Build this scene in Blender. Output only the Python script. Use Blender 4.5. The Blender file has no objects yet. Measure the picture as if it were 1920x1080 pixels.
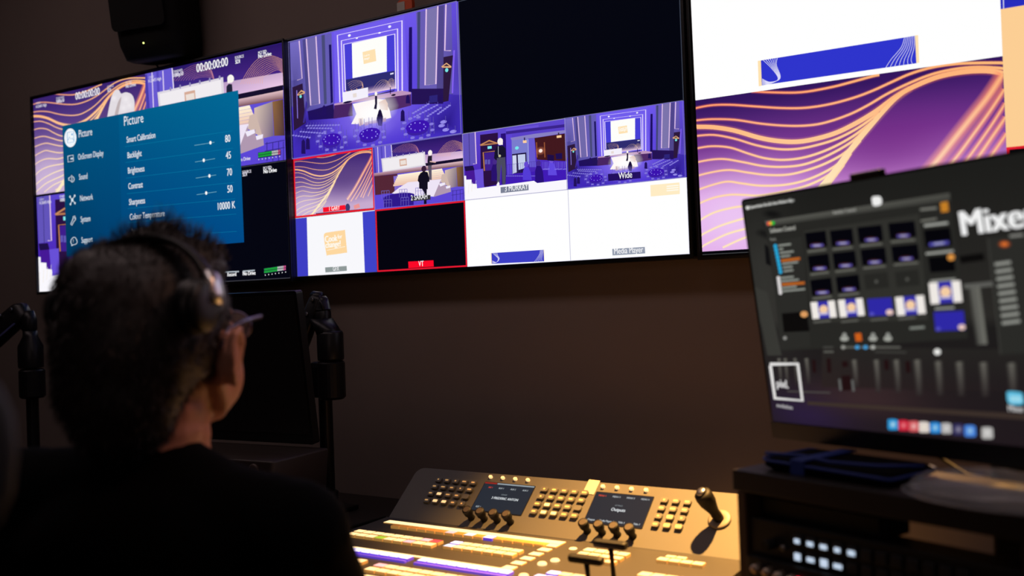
import bpy, bmesh, math, random
from mathutils import Vector, Matrix, Euler
from math import sin, cos, pi, radians
random.seed(7)
S = bpy.context.scene
COL = S.collection

# ------------------------------------------------------------------ camera, world, lights, exposure
FPX = 1820.52                                   # focal length in pixels of the 1920 px wide frame
CAM = Vector((2.0488, -2.0183, 1.2821))
ROT = Euler((1.5806, 0.0358, 0.5763), 'XYZ')
cd = bpy.data.cameras.new('camera'); cam = bpy.data.objects.new('camera', cd); COL.objects.link(cam)
cam.location = CAM; cam.rotation_euler = ROT
cd.sensor_width = 36; cd.lens = FPX/1920*36; cd.clip_start = .02
cd.dof.use_dof = True; cd.dof.focus_distance = 2.35; cd.dof.aperture_fstop = 2.6
S.camera = cam
S.view_settings.view_transform = 'Standard'; S.view_settings.look = 'None'
S.view_settings.exposure = 0; S.view_settings.gamma = 1
S.view_settings.use_curve_mapping = False
S.cycles.transparent_max_bounces = 48
S.cycles.max_bounces = 6
S.cycles.sample_clamp_indirect = 3
w = bpy.data.worlds.new('world'); S.world = w; w.use_nodes = True
w.node_tree.nodes['Background'].inputs[0].default_value = (.0008, .0006, .0006, 1)

def light(name, kind, loc, target, energy, color, **kw):
    d = bpy.data.lights.new(name, kind); d.energy = energy; d.color = color
    for k, v in kw.items(): setattr(d, k, v)
    o = bpy.data.objects.new(name, d); COL.objects.link(o); o.location = loc
    o.rotation_euler = (Vector(target)-Vector(loc)).to_track_quat('-Z', 'Y').to_euler()
    return o
# dimmed ceiling wash over the screen wall, and the warm desk spot over the console
light('ceiling_wash_light', 'AREA', (.4, -1.1, 2.72), (.4, -.3, .6), 9.0, (1, .76, .74), shape='RECTANGLE', size=4.0, size_y=.25)
light('console_spot_light', 'SPOT', (1.50, -.16, 2.7), (1.42, -.52, .8), 1500, (1, .50, .125), spot_size=radians(42), spot_blend=1.0, shadow_soft_size=.03)
light('head_fill_light', 'SPOT', (1.95, -.70, 2.25), (1.05, -1.20, 1.17), 12, (1, .47, .28), spot_size=radians(17), spot_blend=.8, shadow_soft_size=.08)  # warm fill added to brighten the neck and head, not a desk lamp
light('rear_fill_light', 'AREA', (2.6, -3.9, 2.2), (.8, 0, 1.0), 3.0, (1, .75, .7), shape='RECTANGLE', size=.8, size_y=.8)  # dim warm fill added behind the camera; no doorway stands there

# ------------------------------------------------------------------ helpers
def lin1(c):
    c = c/255.
    return c/12.92 if c <= .04045 else ((c+.055)/1.055)**2.4
def lin(c): return tuple(lin1(x) for x in c[:3])
MATS = {}
def mat(name, col, rough=.5, metal=0., emit=0., noise=.0, nscale=60, spec=.5, trans=0., alpha=1., coat=0., bump=0.):
    if name in MATS: return MATS[name]
    m = bpy.data.materials.new(name); m.use_nodes = True; nt = m.node_tree
    b = nt.nodes['Principled BSDF']; L = lin(col)
    b.inputs['Base Color'].default_value = (*[x*(.25 if emit > 1 else 1) for x in L], 1)
    b.inputs['Roughness'].default_value = rough; b.inputs['Metallic'].default_value = metal
    b.inputs['Specular IOR Level'].default_value = spec
    b.inputs['Transmission Weight'].default_value = trans
    b.inputs['Alpha'].default_value = alpha
    b.inputs['Coat Weight'].default_value = coat
    if emit:
        b.inputs['Emission Color'].default_value = (*L, 1); b.inputs['Emission Strength'].default_value = emit
    if noise or bump:
        tc = nt.nodes.new('ShaderNodeTexCoord'); n = nt.nodes.new('ShaderNodeTexNoise')
        n.inputs['Scale'].default_value = nscale; n.inputs['Detail'].default_value = 4
        nt.links.new(tc.outputs['Object'], n.inputs['Vector'])
        if noise:
            r = nt.nodes.new('ShaderNodeMix'); r.data_type = 'RGBA'
            r.inputs['A'].default_value = (*[x*(1-noise) for x in L], 1)
            r.inputs['B'].default_value = (*[min(1, x*(1+noise)) for x in L], 1)
            nt.links.new(n.outputs['Fac'], r.inputs['Factor']); nt.links.new(r.outputs['Result'], b.inputs['Base Color'])
        if bump:
            bp = nt.nodes.new('ShaderNodeBump'); bp.inputs['Strength'].default_value = bump; bp.inputs['Distance'].default_value = .002
            nt.links.new(n.outputs['Fac'], bp.inputs['Height']); nt.links.new(bp.outputs['Normal'], b.inputs['Normal'])
    MATS[name] = m
    return m
def link(name, me, m, parent=None, M=None):
    o = bpy.data.objects.new(name, me); COL.objects.link(o)
    if m is not None and not me.materials: me.materials.append(m)
    if parent is not None: o.parent = parent
    if M is not None: o.matrix_local = M
    return o
def tag(o, label=None, cat=None, group=None, kind=None):
    for k, v in (('label', label), ('category', cat), ('group', group), ('kind', kind)):
        if v: o[k] = v
    return o
def empty(name, M, label, cat, group=None):
    o = bpy.data.objects.new(name, None); COL.objects.link(o)
    o.matrix_world = M; o.empty_display_size = .05
    return tag(o, label, cat, group)
def T(x, y, z): return Matrix.Translation((x, y, z))
def RX(d): return Matrix.Rotation(radians(d), 4, 'X')
def RY(d): return Matrix.Rotation(radians(d), 4, 'Y')
def RZ(d): return Matrix.Rotation(radians(d), 4, 'Z')
def frame(o, x, y, z):                           # columns x y z, origin o
    M = Matrix.Identity(4)
    for i, v in enumerate((x, y, z)):
        for j in range(3): M[j][i] = v[j]
    for j in range(3): M[j][3] = o[j]
    return M
class MB:
    "collects shapes into one mesh"
    def __init__(s): s.bm = bmesh.new()
    def _add(s, verts, faces, M=None, smooth=False):
        vs = [s.bm.verts.new((M @ Vector(v)) if M else v) for v in verts]
        for f in faces:
            try:
                fc = s.bm.faces.new([vs[i] for i in f]); fc.smooth = smooth
            except ValueError: pass
        return s
    def box(s, c, d, M=None, bevel=0.):
        t = bmesh.new(); bmesh.ops.create_cube(t, size=1)
        for v in t.verts: v.co = Vector((v.co.x*d[0]+c[0], v.co.y*d[1]+c[1], v.co.z*d[2]+c[2]))
        if bevel: bmesh.ops.bevel(t, geom=list(t.edges), offset=min(bevel, min(d)*.45), segments=2, affect='EDGES', profile=.6)
        t.verts.index_update()
        s._add([v.co.copy() for v in t.verts], [[v.index for v in f.verts] for f in t.faces], M); t.free(); return s
    def lathe(s, prof, M=None, n=24, smooth=True):
        "prof: (r, z) list turned round z, capped"
        vs, fs = [], []
        for r, z in prof:
            for k in range(n): a = 2*pi*k/n; vs.append((r*cos(a), r*sin(a), z))
        for i in range(len(prof)-1):
            for k in range(n): fs.append((i*n+k, i*n+(k+1) % n, (i+1)*n+(k+1) % n, (i+1)*n+k))
        fs.append(tuple(range(n))[::-1]); fs.append(tuple(range((len(prof)-1)*n, len(prof)*n)))
        return s._add(vs, fs, M, smooth)
    def cyl(s, r, z0, z1, M=None, n=24, b=0.):
        b = b or min(r, abs(z1-z0))*.12
        return s.lathe([(r-b, z0), (r, z0+b), (r, z1-b), (r-b, z1)], M, n, False)
    def tube(s, pts, r, n=10, M=None, closed=False):
        P = [Vector(p) for p in pts]; R = r if isinstance(r, (list, tuple)) else [r]*len(P)
        vs, fs = [], []; up = None; N = len(P)
        for i, p in enumerate(P):
            if closed: d = P[(i+1) % N]-P[i-1]
            else: d = P[min(i+1, N-1)]-P[max(i-1, 0)]
            d.normalize()
            if up is None:
                up = Vector((0, 0, 1)) if abs(d.z) < .9 else Vector((1, 0, 0))
            a = d.cross(up).normalized(); up = a.cross(d).normalized()
            for k in range(n):
                t = 2*pi*k/n; vs.append(p+(a*cos(t)+up*sin(t))*R[i])
        for i in range(N if closed else N-1):
            j = (i+1) % N
            for k in range(n): fs.append((i*n+k, j*n+k, j*n+(k+1) % n, i*n+(k+1) % n))
        if not closed: fs.append(tuple(range(n))); fs.append(tuple(range((N-1)*n, N*n))[::-1])
        return s._add(vs, fs, M, True)
    def prism(s, poly, z0, z1, M=None):
        "poly in xy, extruded along z"
        n = len(poly); vs = [(x, y, z0) for x, y in poly]+[(x, y, z1) for x, y in poly]
        fs = [tuple(range(n))[::-1], tuple(range(n, 2*n))]+[(i, (i+1) % n, n+(i+1) % n, n+i) for i in range(n)]
        return s._add(vs, fs, M)
    def loft(s, rings, M=None, smooth=True, cap=True):
        n = len(rings[0]); vs = [p for r in rings for p in r]; fs = []
        for i in range(len(rings)-1):
            for k in range(n): fs.append((i*n+k, i*n+(k+1) % n, (i+1)*n+(k+1) % n, (i+1)*n+k))
        if cap: fs.append(tuple(range(n))[::-1]); fs.append(tuple(range((len(rings)-1)*n, len(rings)*n)))
        return s._add(vs, fs, M, smooth)
    def build(s, name, m, parent=None, M=None, recalc=True):
        if recalc: bmesh.ops.recalc_face_normals(s.bm, faces=s.bm.faces)
        me = bpy.data.meshes.new(name); s.bm.to_mesh(me); s.bm.free()
        return link(name, me, m, parent, M)
def box(name, m, c, d, parent=None, M=None, bevel=0.):
    return MB().box(c, d, None, bevel).build(name, m, parent, M)
def rrect(w, h, r, n=5):
    out = []
    for cx, cy, a0 in ((w/2-r, h/2-r, 0), (-w/2+r, h/2-r, 90), (-w/2+r, -h/2+r, 180), (w/2-r, -h/2+r, 270)):
        for k in range(n+1):
            a = radians(a0+90*k/n); out.append((cx+r*cos(a), cy+r*sin(a)))
    return out

# ------------------------------------------------------------------ pictures on screens
def picmat(name, strength, gloss=.5):
    m = bpy.data.materials.new(name); m.use_nodes = True; nt = m.node_tree; b = nt.nodes['Principled BSDF']
    a = nt.nodes.new('ShaderNodeAttribute'); a.attribute_name = 'pixels'
    b.inputs['Base Color'].default_value = (.0012, .0012, .0015, 1); b.inputs['Roughness'].default_value = gloss; b.inputs['Specular IOR Level'].default_value = .03
    b.inputs['Emission Strength'].default_value = strength
    nt.links.new(a.outputs['Color'], b.inputs['Emission Color']); nt.links.new(a.outputs['Alpha'], b.inputs['Alpha'])
    return m
def line(a, b, t): return tuple(a[i]+(b[i]-a[i])*t for i in range(len(a)))
def smooth_pts(P, k=5):
    "Catmull-Rom through the points"
    if len(P) < 3: return P
    out = []
    for i in range(len(P)-1):
        p0, p1, p2, p3 = P[max(i-1, 0)], P[i], P[i+1], P[min(i+2, len(P)-1)]
        for j in range(k):
            t = j/k
            out.append(tuple(.5*((2*p1[q])+(-p0[q]+p2[q])*t+(2*p0[q]-5*p1[q]+4*p2[q]-p3[q])*t*t+(-p0[q]+3*p1[q]-3*p2[q]+p3[q])*t**3) for q in (0, 1)))
    return out+[P[-1]]
class Plane:
    "a flat screen: O its top left corner, ex/ey unit vectors right and down, w h in metres"
    def __init__(s, O, ex, ey, w, h):
        s.O, s.ex, s.ey, s.w, s.h = Vector(O), Vector(ex), Vector(ey), w, h
        s.n = s.ex.cross(-s.ey).normalized()
        if s.n.dot(CAM-s.O) < 0: s.n.negate()
    def uv(s, p):
        "where the sight line of a measured photo point meets this screen"
        d = ROT.to_matrix() @ Vector(((p[0]-960)/FPX, (540-p[1])/FPX, -1))
        X = CAM + d*((s.O-CAM).dot(s.n)/d.dot(s.n)) - s.O
        return (X.dot(s.ex)/s.w, X.dot(s.ey)/s.h)
LAYER = .000016
class Canvas:
    def __init__(s, plane, tile=(0, 0, 1, 1), base=None, scale=1.):
        s.p = plane; s.t = tile; s.V = []; s.F = []; s.C = []; s.base = base; s.scale = scale; s.ly = 1 if tile == (0, 0, 1, 1) else 8
        s.clip = None
    def px(s, p):
        "measured point -> 0..1 in this tile; base/scale name the zoomed crop it was read from"
        if s.base: p = (s.base[0]+p[0]/s.scale, s.base[1]+p[1]/s.scale)
        u, v = s.p.uv(p); t = s.src if hasattr(s, 'src') else s.t
        return ((u-t[0])/(t[2]-t[0]), (v-t[1])/(t[3]-t[1]))
    def put(s, pts, faces, cols, ly=None):
        ly = s.ly if ly is None else ly
        n = len(s.V); t = s.t
        for (u, v) in pts:
            u = min(max(u, 0), 1); v = min(max(v, 0), 1)
            X = s.p.O + s.p.ex*((t[0]+u*(t[2]-t[0]))*s.p.w) + s.p.ey*((t[1]+v*(t[3]-t[1]))*s.p.h) + s.p.n*(ly*LAYER)
            s.V.append(X)
        s.F += [tuple(n+i for i in f) for f in faces]
        s.C += cols
        s.ly += 1 if ly == s.ly else 0
    def col(s, c): return (*lin(c), (c[3] if len(c) > 3 else 1.))
    def poly(s, pts, c, m=True):
        if m: pts = [s.px(p) for p in pts]
        s.put(pts, [tuple(range(len(pts)))], [s.col(c)]*len(pts))
    def quad(s, pts, cs, m=True):
        if m: pts = [s.px(p) for p in pts]
        s.put(pts, [(0, 1, 2, 3)], [s.col(c) for c in cs])
    def rect(s, u0, v0, u1, v1, c): s.poly([(u0, v0), (u1, v0), (u1, v1), (u0, v1)], c, False)
    def field(s, fn, nx=24, ny=16, r=(0, 0, 1, 1)):
        pts = [(r[0]+(r[2]-r[0])*i/nx, r[1]+(r[3]-r[1])*j/ny) for j in range(ny+1) for i in range(nx+1)]
        fs = [(j*(nx+1)+i, j*(nx+1)+i+1, (j+1)*(nx+1)+i+1, (j+1)*(nx+1)+i) for j in range(ny) for i in range(nx)]
        s.put(pts, fs, [s.col(fn(*p)) for p in pts])
    def ell(s, c, rx, ry, co, m=True, n=20, rot=0., soft=None):
        "ellipse; radii in the measured units"
        P = []
        for k in range(n):
            a = 2*pi*k/n; x, y = rx*cos(a), ry*sin(a)
            P.append((c[0]+x*cos(rot)-y*sin(rot), c[1]+x*sin(rot)+y*cos(rot)))
        if m: P = [s.px(p) for p in P]; c = s.px(c)
        if soft is None: s.put(P, [tuple(range(n))], [s.col(co)]*n)
        else:
            s.put([c]+P, [(0, k+1, (k+1) % n+1) for k in range(n)], [s.col(co)]+[s.col((*co[:3], 0))]*n)
    def stroke(s, pts, w, c, m=True, c2=None, sm=True, soft=False, w2=None, al=1.):
        "line of width w (in measured units); c2 = colour at the far end"
        if sm: pts = smooth_pts(list(pts))
        n = len(pts); L, R, Ci = [], [], []
        for i, p in enumerate(pts):
            a, b = pts[max(i-1, 0)], pts[min(i+1, n-1)]
            dx, dy = b[0]-a[0], b[1]-a[1]; l = math.hypot(dx, dy) or 1
            ww = (w if w2 is None else w+(w2-w)*i/(n-1))/2
            L.append((p[0]-dy/l*ww, p[1]+dx/l*ww)); R.append((p[0]+dy/l*ww, p[1]-dx/l*ww))
            cc = c if c2 is None else line(c[:3], c2[:3], i/(n-1))
            Ci.append((*cc[:3], al))
        if m: L = [s.px(p) for p in L]; R = [s.px(p) for p in R]; pc = [s.px(p) for p in pts]
        else: pc = pts
        if not soft:
            s.put(L+R, [(i, i+1, n+i+1, n+i) for i in range(n-1)], [s.col(q) for q in Ci]*2)
        else:
            s.put(L+pc+R, [(i, i+1, n+i+1, n+i) for i in range(n-1)]+[(n+i, n+i+1, 2*n+i+1, 2*n+i) for i in range(n-1)],
                  [s.col((*q[:3], 0)) for q in Ci]+[s.col(q) for q in Ci]+[s.col((*q[:3], 0)) for q in Ci])
    def frame(s, u0, v0, u1, v1, wx, c):
        wy = wx*(s.t[2]-s.t[0])*s.p.w/((s.t[3]-s.t[1])*s.p.h)
        s.rect(u0, v0, u1, v0+wy, c); s.rect(u0, v1-wy, u1, v1, c); s.rect(u0, v0, u0+wx, v1, c); s.rect(u1-wx, v0, u1, v1, c)
    def text(s, txt, at, h, c, m=True, xs=.8, bold=0., align='LEFT', rot=0.):
        "at = left end of the baseline, h = capital height in metres on the screen"
        if m: at = s.px(at)
        V, F = glyphs(txt, 0, align)
        tw = (s.t[2]-s.t[0])*s.p.w; th = (s.t[3]-s.t[1])*s.p.h; k = h/.72
        for dx in ((0,) if not bold else (-bold*1.2, 0, bold*1.2)):
            P = []
            for x, y in V:
                x, y = (x+dx)*k*xs, y*k
                x, y = x*cos(rot)-y*sin(rot), x*sin(rot)+y*cos(rot)
                P.append((at[0]+x/tw, at[1]-y/th))
            s.put(P, F, [s.col(c)]*len(P))
    def build(s, name, m, parent):
        me = bpy.data.meshes.new(name); me.from_pydata([tuple(v) for v in s.V], [], s.F)
        ca = me.color_attributes.new('pixels', 'FLOAT_COLOR', 'POINT')
        for i, c in enumerate(s.C): ca.data[i].color = c
        o = link(name, me, m); W = o.matrix_world.copy()
        o.parent = parent; o.matrix_parent_inverse = parent.matrix_world.inverted()
        return o
GL = {}
def glyphs(txt, bold, align):
    key = (txt, bold, align)
    if key in GL: return GL[key]
    cu = bpy.data.curves.new('lettering', 'FONT'); cu.body = txt; cu.size = 1; cu.offset = bold*.45; cu.align_x = align
    cu.resolution_u = 3
    o = bpy.data.objects.new('lettering', cu); COL.objects.link(o)
    bpy.context.view_layer.update()
    me = o.to_mesh(); V = [(v.co.x, v.co.y) for v in me.vertices]; F = [tuple(p.vertices) for p in me.polygons]
    o.to_mesh_clear(); bpy.data.objects.remove(o); bpy.data.curves.remove(cu)
    GL[key] = (V, F)
    return GL[key]

# ------------------------------------------------------------------ room
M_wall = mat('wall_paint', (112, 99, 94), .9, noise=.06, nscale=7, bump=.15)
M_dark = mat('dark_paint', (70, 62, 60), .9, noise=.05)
M_carpet = mat('carpet', (38, 36, 38), 1., noise=.3, nscale=300)
def struct(name, m, c, d): return tag(box(name, m, c, d), kind='structure')
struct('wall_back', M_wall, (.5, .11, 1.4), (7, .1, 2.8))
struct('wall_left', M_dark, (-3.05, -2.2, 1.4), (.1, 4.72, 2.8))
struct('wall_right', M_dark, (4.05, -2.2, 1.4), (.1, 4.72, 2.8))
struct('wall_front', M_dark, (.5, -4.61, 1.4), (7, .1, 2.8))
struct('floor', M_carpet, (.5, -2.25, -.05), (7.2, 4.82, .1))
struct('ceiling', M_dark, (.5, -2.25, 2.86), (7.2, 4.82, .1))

# ------------------------------------------------------------------ wall screens
P_TV = picmat('tv_picture', 1.0); P_MON = picmat('monitor_picture', .9)
M_bezel = mat('black_bezel_plastic', (9, 9, 11), .35, noise=.1)
M_blackp = mat('black_plastic', (16, 16, 17), .45, noise=.15, nscale=200)
M_blackm = mat('black_metal', (20, 20, 23), .35, metal=.6, noise=.1)
TW, TH = 1.21, .6806
def tv_plane(q, side):
    R = Euler((q[5], q[3], q[4]), 'XYZ').to_matrix()
    O = Vector(q[:3])+Vector((0, 0, 2.045)) + R @ Vector((-TW if side == 1 else 0, 0, 0))
    return Plane(O, R @ Vector((1, 0, 0)), R @ Vector((0, 0, -1)), TW, TH)
TV = {1: tv_plane((-.009073, -.020531, -.003728, .001201, .026089, .004644), 1),
      2: tv_plane((0, 0, 0, 0, 0, 0), 2),
      3: tv_plane((1.240403, -.01488, -.004722, .001534, .014312, .026146), 3)}
def make_tv(p, label, margin=.010):
    M = frame(p.O+p.ex*p.w/2+p.ey*p.h/2, p.ex, p.n*-1, p.ey*-1)
    M.translation = p.O+p.ex*p.w/2+p.ey*p.h/2
    t = empty('wall_screen', M, label, 'screen', 'screens in a row along the wall')
    w, h = p.w/2+margin, p.h/2+margin
    b = MB(); b.prism(rrect(2*w, 2*h, .006), .0, .045, RX(90) @ T(0, 0, -.0455)); b.build('housing', M_bezel, t)
    mb = MB()
    for s in (-1, 1):
        mb.box((0, -.0035, s*(h-.003)), (2*w-.01, .006, .005)); mb.box((s*(w-.003), -.0035, 0), (.005, .006, 2*h))
    mb.build('bezel', M_bezel, t)
    box('wall_bracket', M_blackm, (0, .048, 0), (.5, .012 if p is TV[2] else .009, .35), t)
    bpy.context.view_layer.update()
    return t
tv1 = make_tv(TV[1], 'wall screen at left with a blue Picture settings menu over it')
tv2 = make_tv(TV[2], 'middle wall screen split into many camera tiles with name tags')
tv3 = make_tv(TV[3], 'right wall screen with a white panel above purple and orange waves')

WH = (252, 252, 255)
def waves(c, pale=False, wv=1.):
    "orange line art on purple; traced from the right screen, where the tile is .0-.5, .5-1"
    c.src_save = getattr(c, 'src', None), c.p, c.base, c.scale
    real = c.p
    # trace plane is the right screen
    tr = Canvas(TV[3], (0, .5, .5, 1), (1280, 0), 2.25)
    def mix(a): return a
    def bg(u, v):
        top = (48, 20, 92); low = (222, 158, 228); mid = (120, 56, 146)
        if pale: top = (58, 34, 112); mid = (104, 76, 146); low = (200, 172, 208)
        k = min(1, max(0, v*(1.2 if pale else 1.6)-.05)); a = line(top, mid, min(1, k*2)) if k < .5 else line(mid, low, min(1, (k-.5)*2))
        g = math.exp(-((u-.12)**2/.05+(v-.8)**2/.08)); a = line(a, (206, 184, 220) if pale else (240, 210, 248), g*.75)
        g = math.exp(-((u-.66)**2/.06+(v-.42)**2/.06)); a = line(a, (92, 66, 126) if pale else (112, 40, 128), g*.6)
        return mix(a)
    c.field(bg, 30, 24)
    Ls = [[(290, 385), (380, 390), (500, 390), (620, 370), (700, 350), (800, 322), (830, 316)],
     [(50, 458), (120, 445), (200, 443), (300, 450), (420, 458), (520, 457), (620, 442), (720, 415), (800, 385), (880, 348), (960, 312), (1050, 285), (1150, 270), (1250, 266), (1355, 266)],
     [(50, 511), (120, 505), (220, 508), (330, 525), (430, 534), (520, 534), (600, 522), (700, 488), (780, 448), (860, 400), (950, 355), (1050, 315), (1150, 292), (1250, 284), (1355, 290)],
     [(50, 578), (130, 573), (220, 590), (310, 618), (400, 635), (480, 635), (560, 620), (650, 592), (740, 545), (830, 480)],
     [(50, 633), (120, 622), (200, 628), (280, 655), (350, 675), (430, 682), (520, 670), (620, 635), (720, 580), (810, 510)],
     [(55, 692), (120, 680), (180, 678), (260, 692), (340, 708), (430, 712), (520, 700), (620, 660), (720, 600), (790, 530)],
     [(60, 750), (130, 733), (200, 725), (280, 737), (360, 747), (450, 745), (540, 722), (620, 690), (700, 640), (780, 550)],
     [(62, 811), (130, 788), (190, 775), (250, 783), (330, 793), (430, 790), (520, 770), (610, 730), (680, 680), (750, 600)],
     [(66, 871), (130, 845), (200, 832), (260, 833), (330, 835), (430, 818), (520, 795), (600, 758), (660, 710), (730, 620)],
     [(70, 943), (130, 910), (200, 890), (270, 880), (400, 868), (500, 845), (590, 800), (650, 745), (710, 655)],
     [(72, 1009), (150, 970), (230, 943), (300, 925), (420, 900), (520, 860), (600, 805), (680, 705)],
     [(76, 1058), (180, 1005), (270, 978), (380, 950), (480, 905), (570, 845), (650, 745)],
     [(170, 1060), (270, 1015), (380, 985), (480, 940), (560, 870), (620, 790)],
     [(290, 1050), (400, 1010), (480, 965), (560, 890)]]
    def go(pts, w, c1, c2=None, soft=False, w2=None, al=1., cr=1.15):
        P = [tr.px(p) for p in smooth_pts(pts)]
        P2 = P
        n = len(pts)
        # width in tile units, drawn in an isotropic tile space
        a = (c.t[2]-c.t[0])*c.p.w/((c.t[3]-c.t[1])*c.p.h)
        L, R, Cc, Mi = [], [], [], []
        for i, p in enumerate(P2):
            A, B = P2[max(i-1, 0)], P2[min(i+1, len(P2)-1)]
            dx, dy = (B[0]-A[0])*a, B[1]-A[1]; l = math.hypot(dx, dy) or 1
            f = i/(len(P2)-1); ww = (w if w2 is None else w+(w2-w)*f)/2*wv
            L.append((p[0]-dy/l*ww/a, p[1]+dx/l*ww)); R.append((p[0]+dy/l*ww/a, p[1]-dx/l*ww))
            cc = line(c1, c2 or c1, f)
            d = min(1, max(0, p[1])); cc = line(cc, (255, 238, 200), min(.9, d*cr))
            Cc.append((*mix(cc), al))
        m = len(P2)
        if soft:
            c.put(L+P2+R, [(i, i+1, m+i+1, m+i) for i in range(m-1)]+[(m+i, m+i+1, 2*m+i+1, 2*m+i) for i in range(m-1)],
                  [c.col((*q[:3], 0)) for q in Cc]+[c.col(q) for q in Cc]+[c.col((*q[:3], 0)) for q in Cc])
        else: c.put(L+R, [(i, i+1, m+i+1, m+i) for i in range(m-1)], [c.col(q) for q in Cc]*2)
    co, ho = ((232, 150, 116), (246, 184, 122)) if pale else ((255, 146, 104), (255, 186, 120))
    hal = .22 if pale else .5
    for i, l in enumerate(Ls):
        go(l, .030, (255, 110, 90), (255, 120, 90), True, al=hal); go(l, .0112, co, ho, w2=.015)
    th = [(50, 538), (130, 540), (220, 555), (320, 585), (400, 600), (480, 604), (560, 592), (650, 565), (740, 520), (820, 470), (900, 410), (980, 365), (1080, 325), (1180, 305), (1280, 300), (1355, 312)]
    go(th, .055, (255, 110, 80), None, True, al=hal); go(th, .028, (255, 172, 110), (255, 178, 120))
    fat = [(960, 372), (900, 418), (850, 470), (800, 528), (740, 600), (690, 665), (640, 735), (580, 808), (480, 905), (380, 1000), (300, 1075)]
    go(fat, .06, (255, 140, 90), None, True, al=hal); go(fat, .02, (255, 176, 112), (255, 226, 170), w2=.05)
    for l, w_ in (([(1352, 315), (1290, 410), (1220, 500), (1150, 590), (1080, 680), (1000, 775), (900, 880)], .10), ([(1358, 380), (1300, 470), (1230, 570), (1150, 680), (1050, 800), (960, 900)], .05),
               ([(1362, 440), (1300, 540), (1210, 670), (1120, 790), (1040, 880)], .04), ([(1364, 500), (1290, 610), (1210, 730), (1130, 850)], .05), ([(1368, 570), (1300, 670), (1220, 780), (1170, 860)], .045), ([(1370, 660), (1320, 740), (1260, 840)], .04)):
        go(l, w_, (255, 128, 100), (255, 170, 160), True, al=.9, w2=w_*1.1, cr=.25); go(l, w_*.42, (255, 178, 118), (255, 214, 196), True, al=.95, cr=.5)

# ---- right screen
d3 = Canvas(TV[3]); d3.rect(0, 0, 1, 1, (3, 4, 10))
d3.stroke([(0, .998), (1, .998)], .002, (70, 72, 74), False, sm=False)
D3 = d3.build('display', P_TV, tv3); bpy.context.view_layer.update()
c = Canvas(TV[3], (0, 0, .5, .5), (1280, 0), 2.25); c.rect(0, 0, 1, 1, (255, 255, 255))
c.poly([(317, 257), (330, 255), (334, 362), (321, 364)], (255, 226, 176)); c.poly([(980, 150), (993, 148), (998, 264), (985, 267)], (255, 226, 176))
c.poly([(330, 255), (980, 151), (986, 267), (334, 360)], (46, 52, 204))
for i in range(7):
    q = i*6.5
    c.stroke([(340+i*10, 254-i*2), (372+q*.6, 285-q*.3), (398+q*.35, 318), (400+q*.1, 338), (366, 354-q*.2), (335, 356-q*.6)], 2.2, (222, 220, 250))
    c.stroke([(936+i*7, 158-i*1.2), (922+i*9, 200), (880+i*14, 250), (856+i*19, 287-i*2.8)], 2.2, (222, 220, 250))
c.build('video_tile', P_TV, D3)
c = Canvas(TV[3], (0, .5, .5, .988)); waves(c); c.build('video_tile', P_TV, D3)
c = Canvas(TV[3], (.5, 0, 1, .372), (1280, 0), 2.25); c.rect(0, 0, 1, 1, (38, 44, 190))
c.stroke([(1352, -60), (1356, 88), (1440, 75), (1560, 56)], 4, (230, 232, 250), sm=False)
c.text('SHOW', (1434, 165), .02, (235, 235, 250), bold=.03)
c.build('video_tile', P_TV, D3)
c = Canvas(TV[3], (.5, .372, 1, .75)); c.rect(0, 0, 1, 1, (252, 206, 148)); c.build('video_tile', P_TV, D3)
c = Canvas(TV[3], (.5, .75, 1, 1)); c.rect(0, 0, 1, 1, (8, 8, 16)); c.frame(0, 0, 1, 1, .008, (228, 30, 50)); c.build('video_tile', P_TV, D3)

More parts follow.
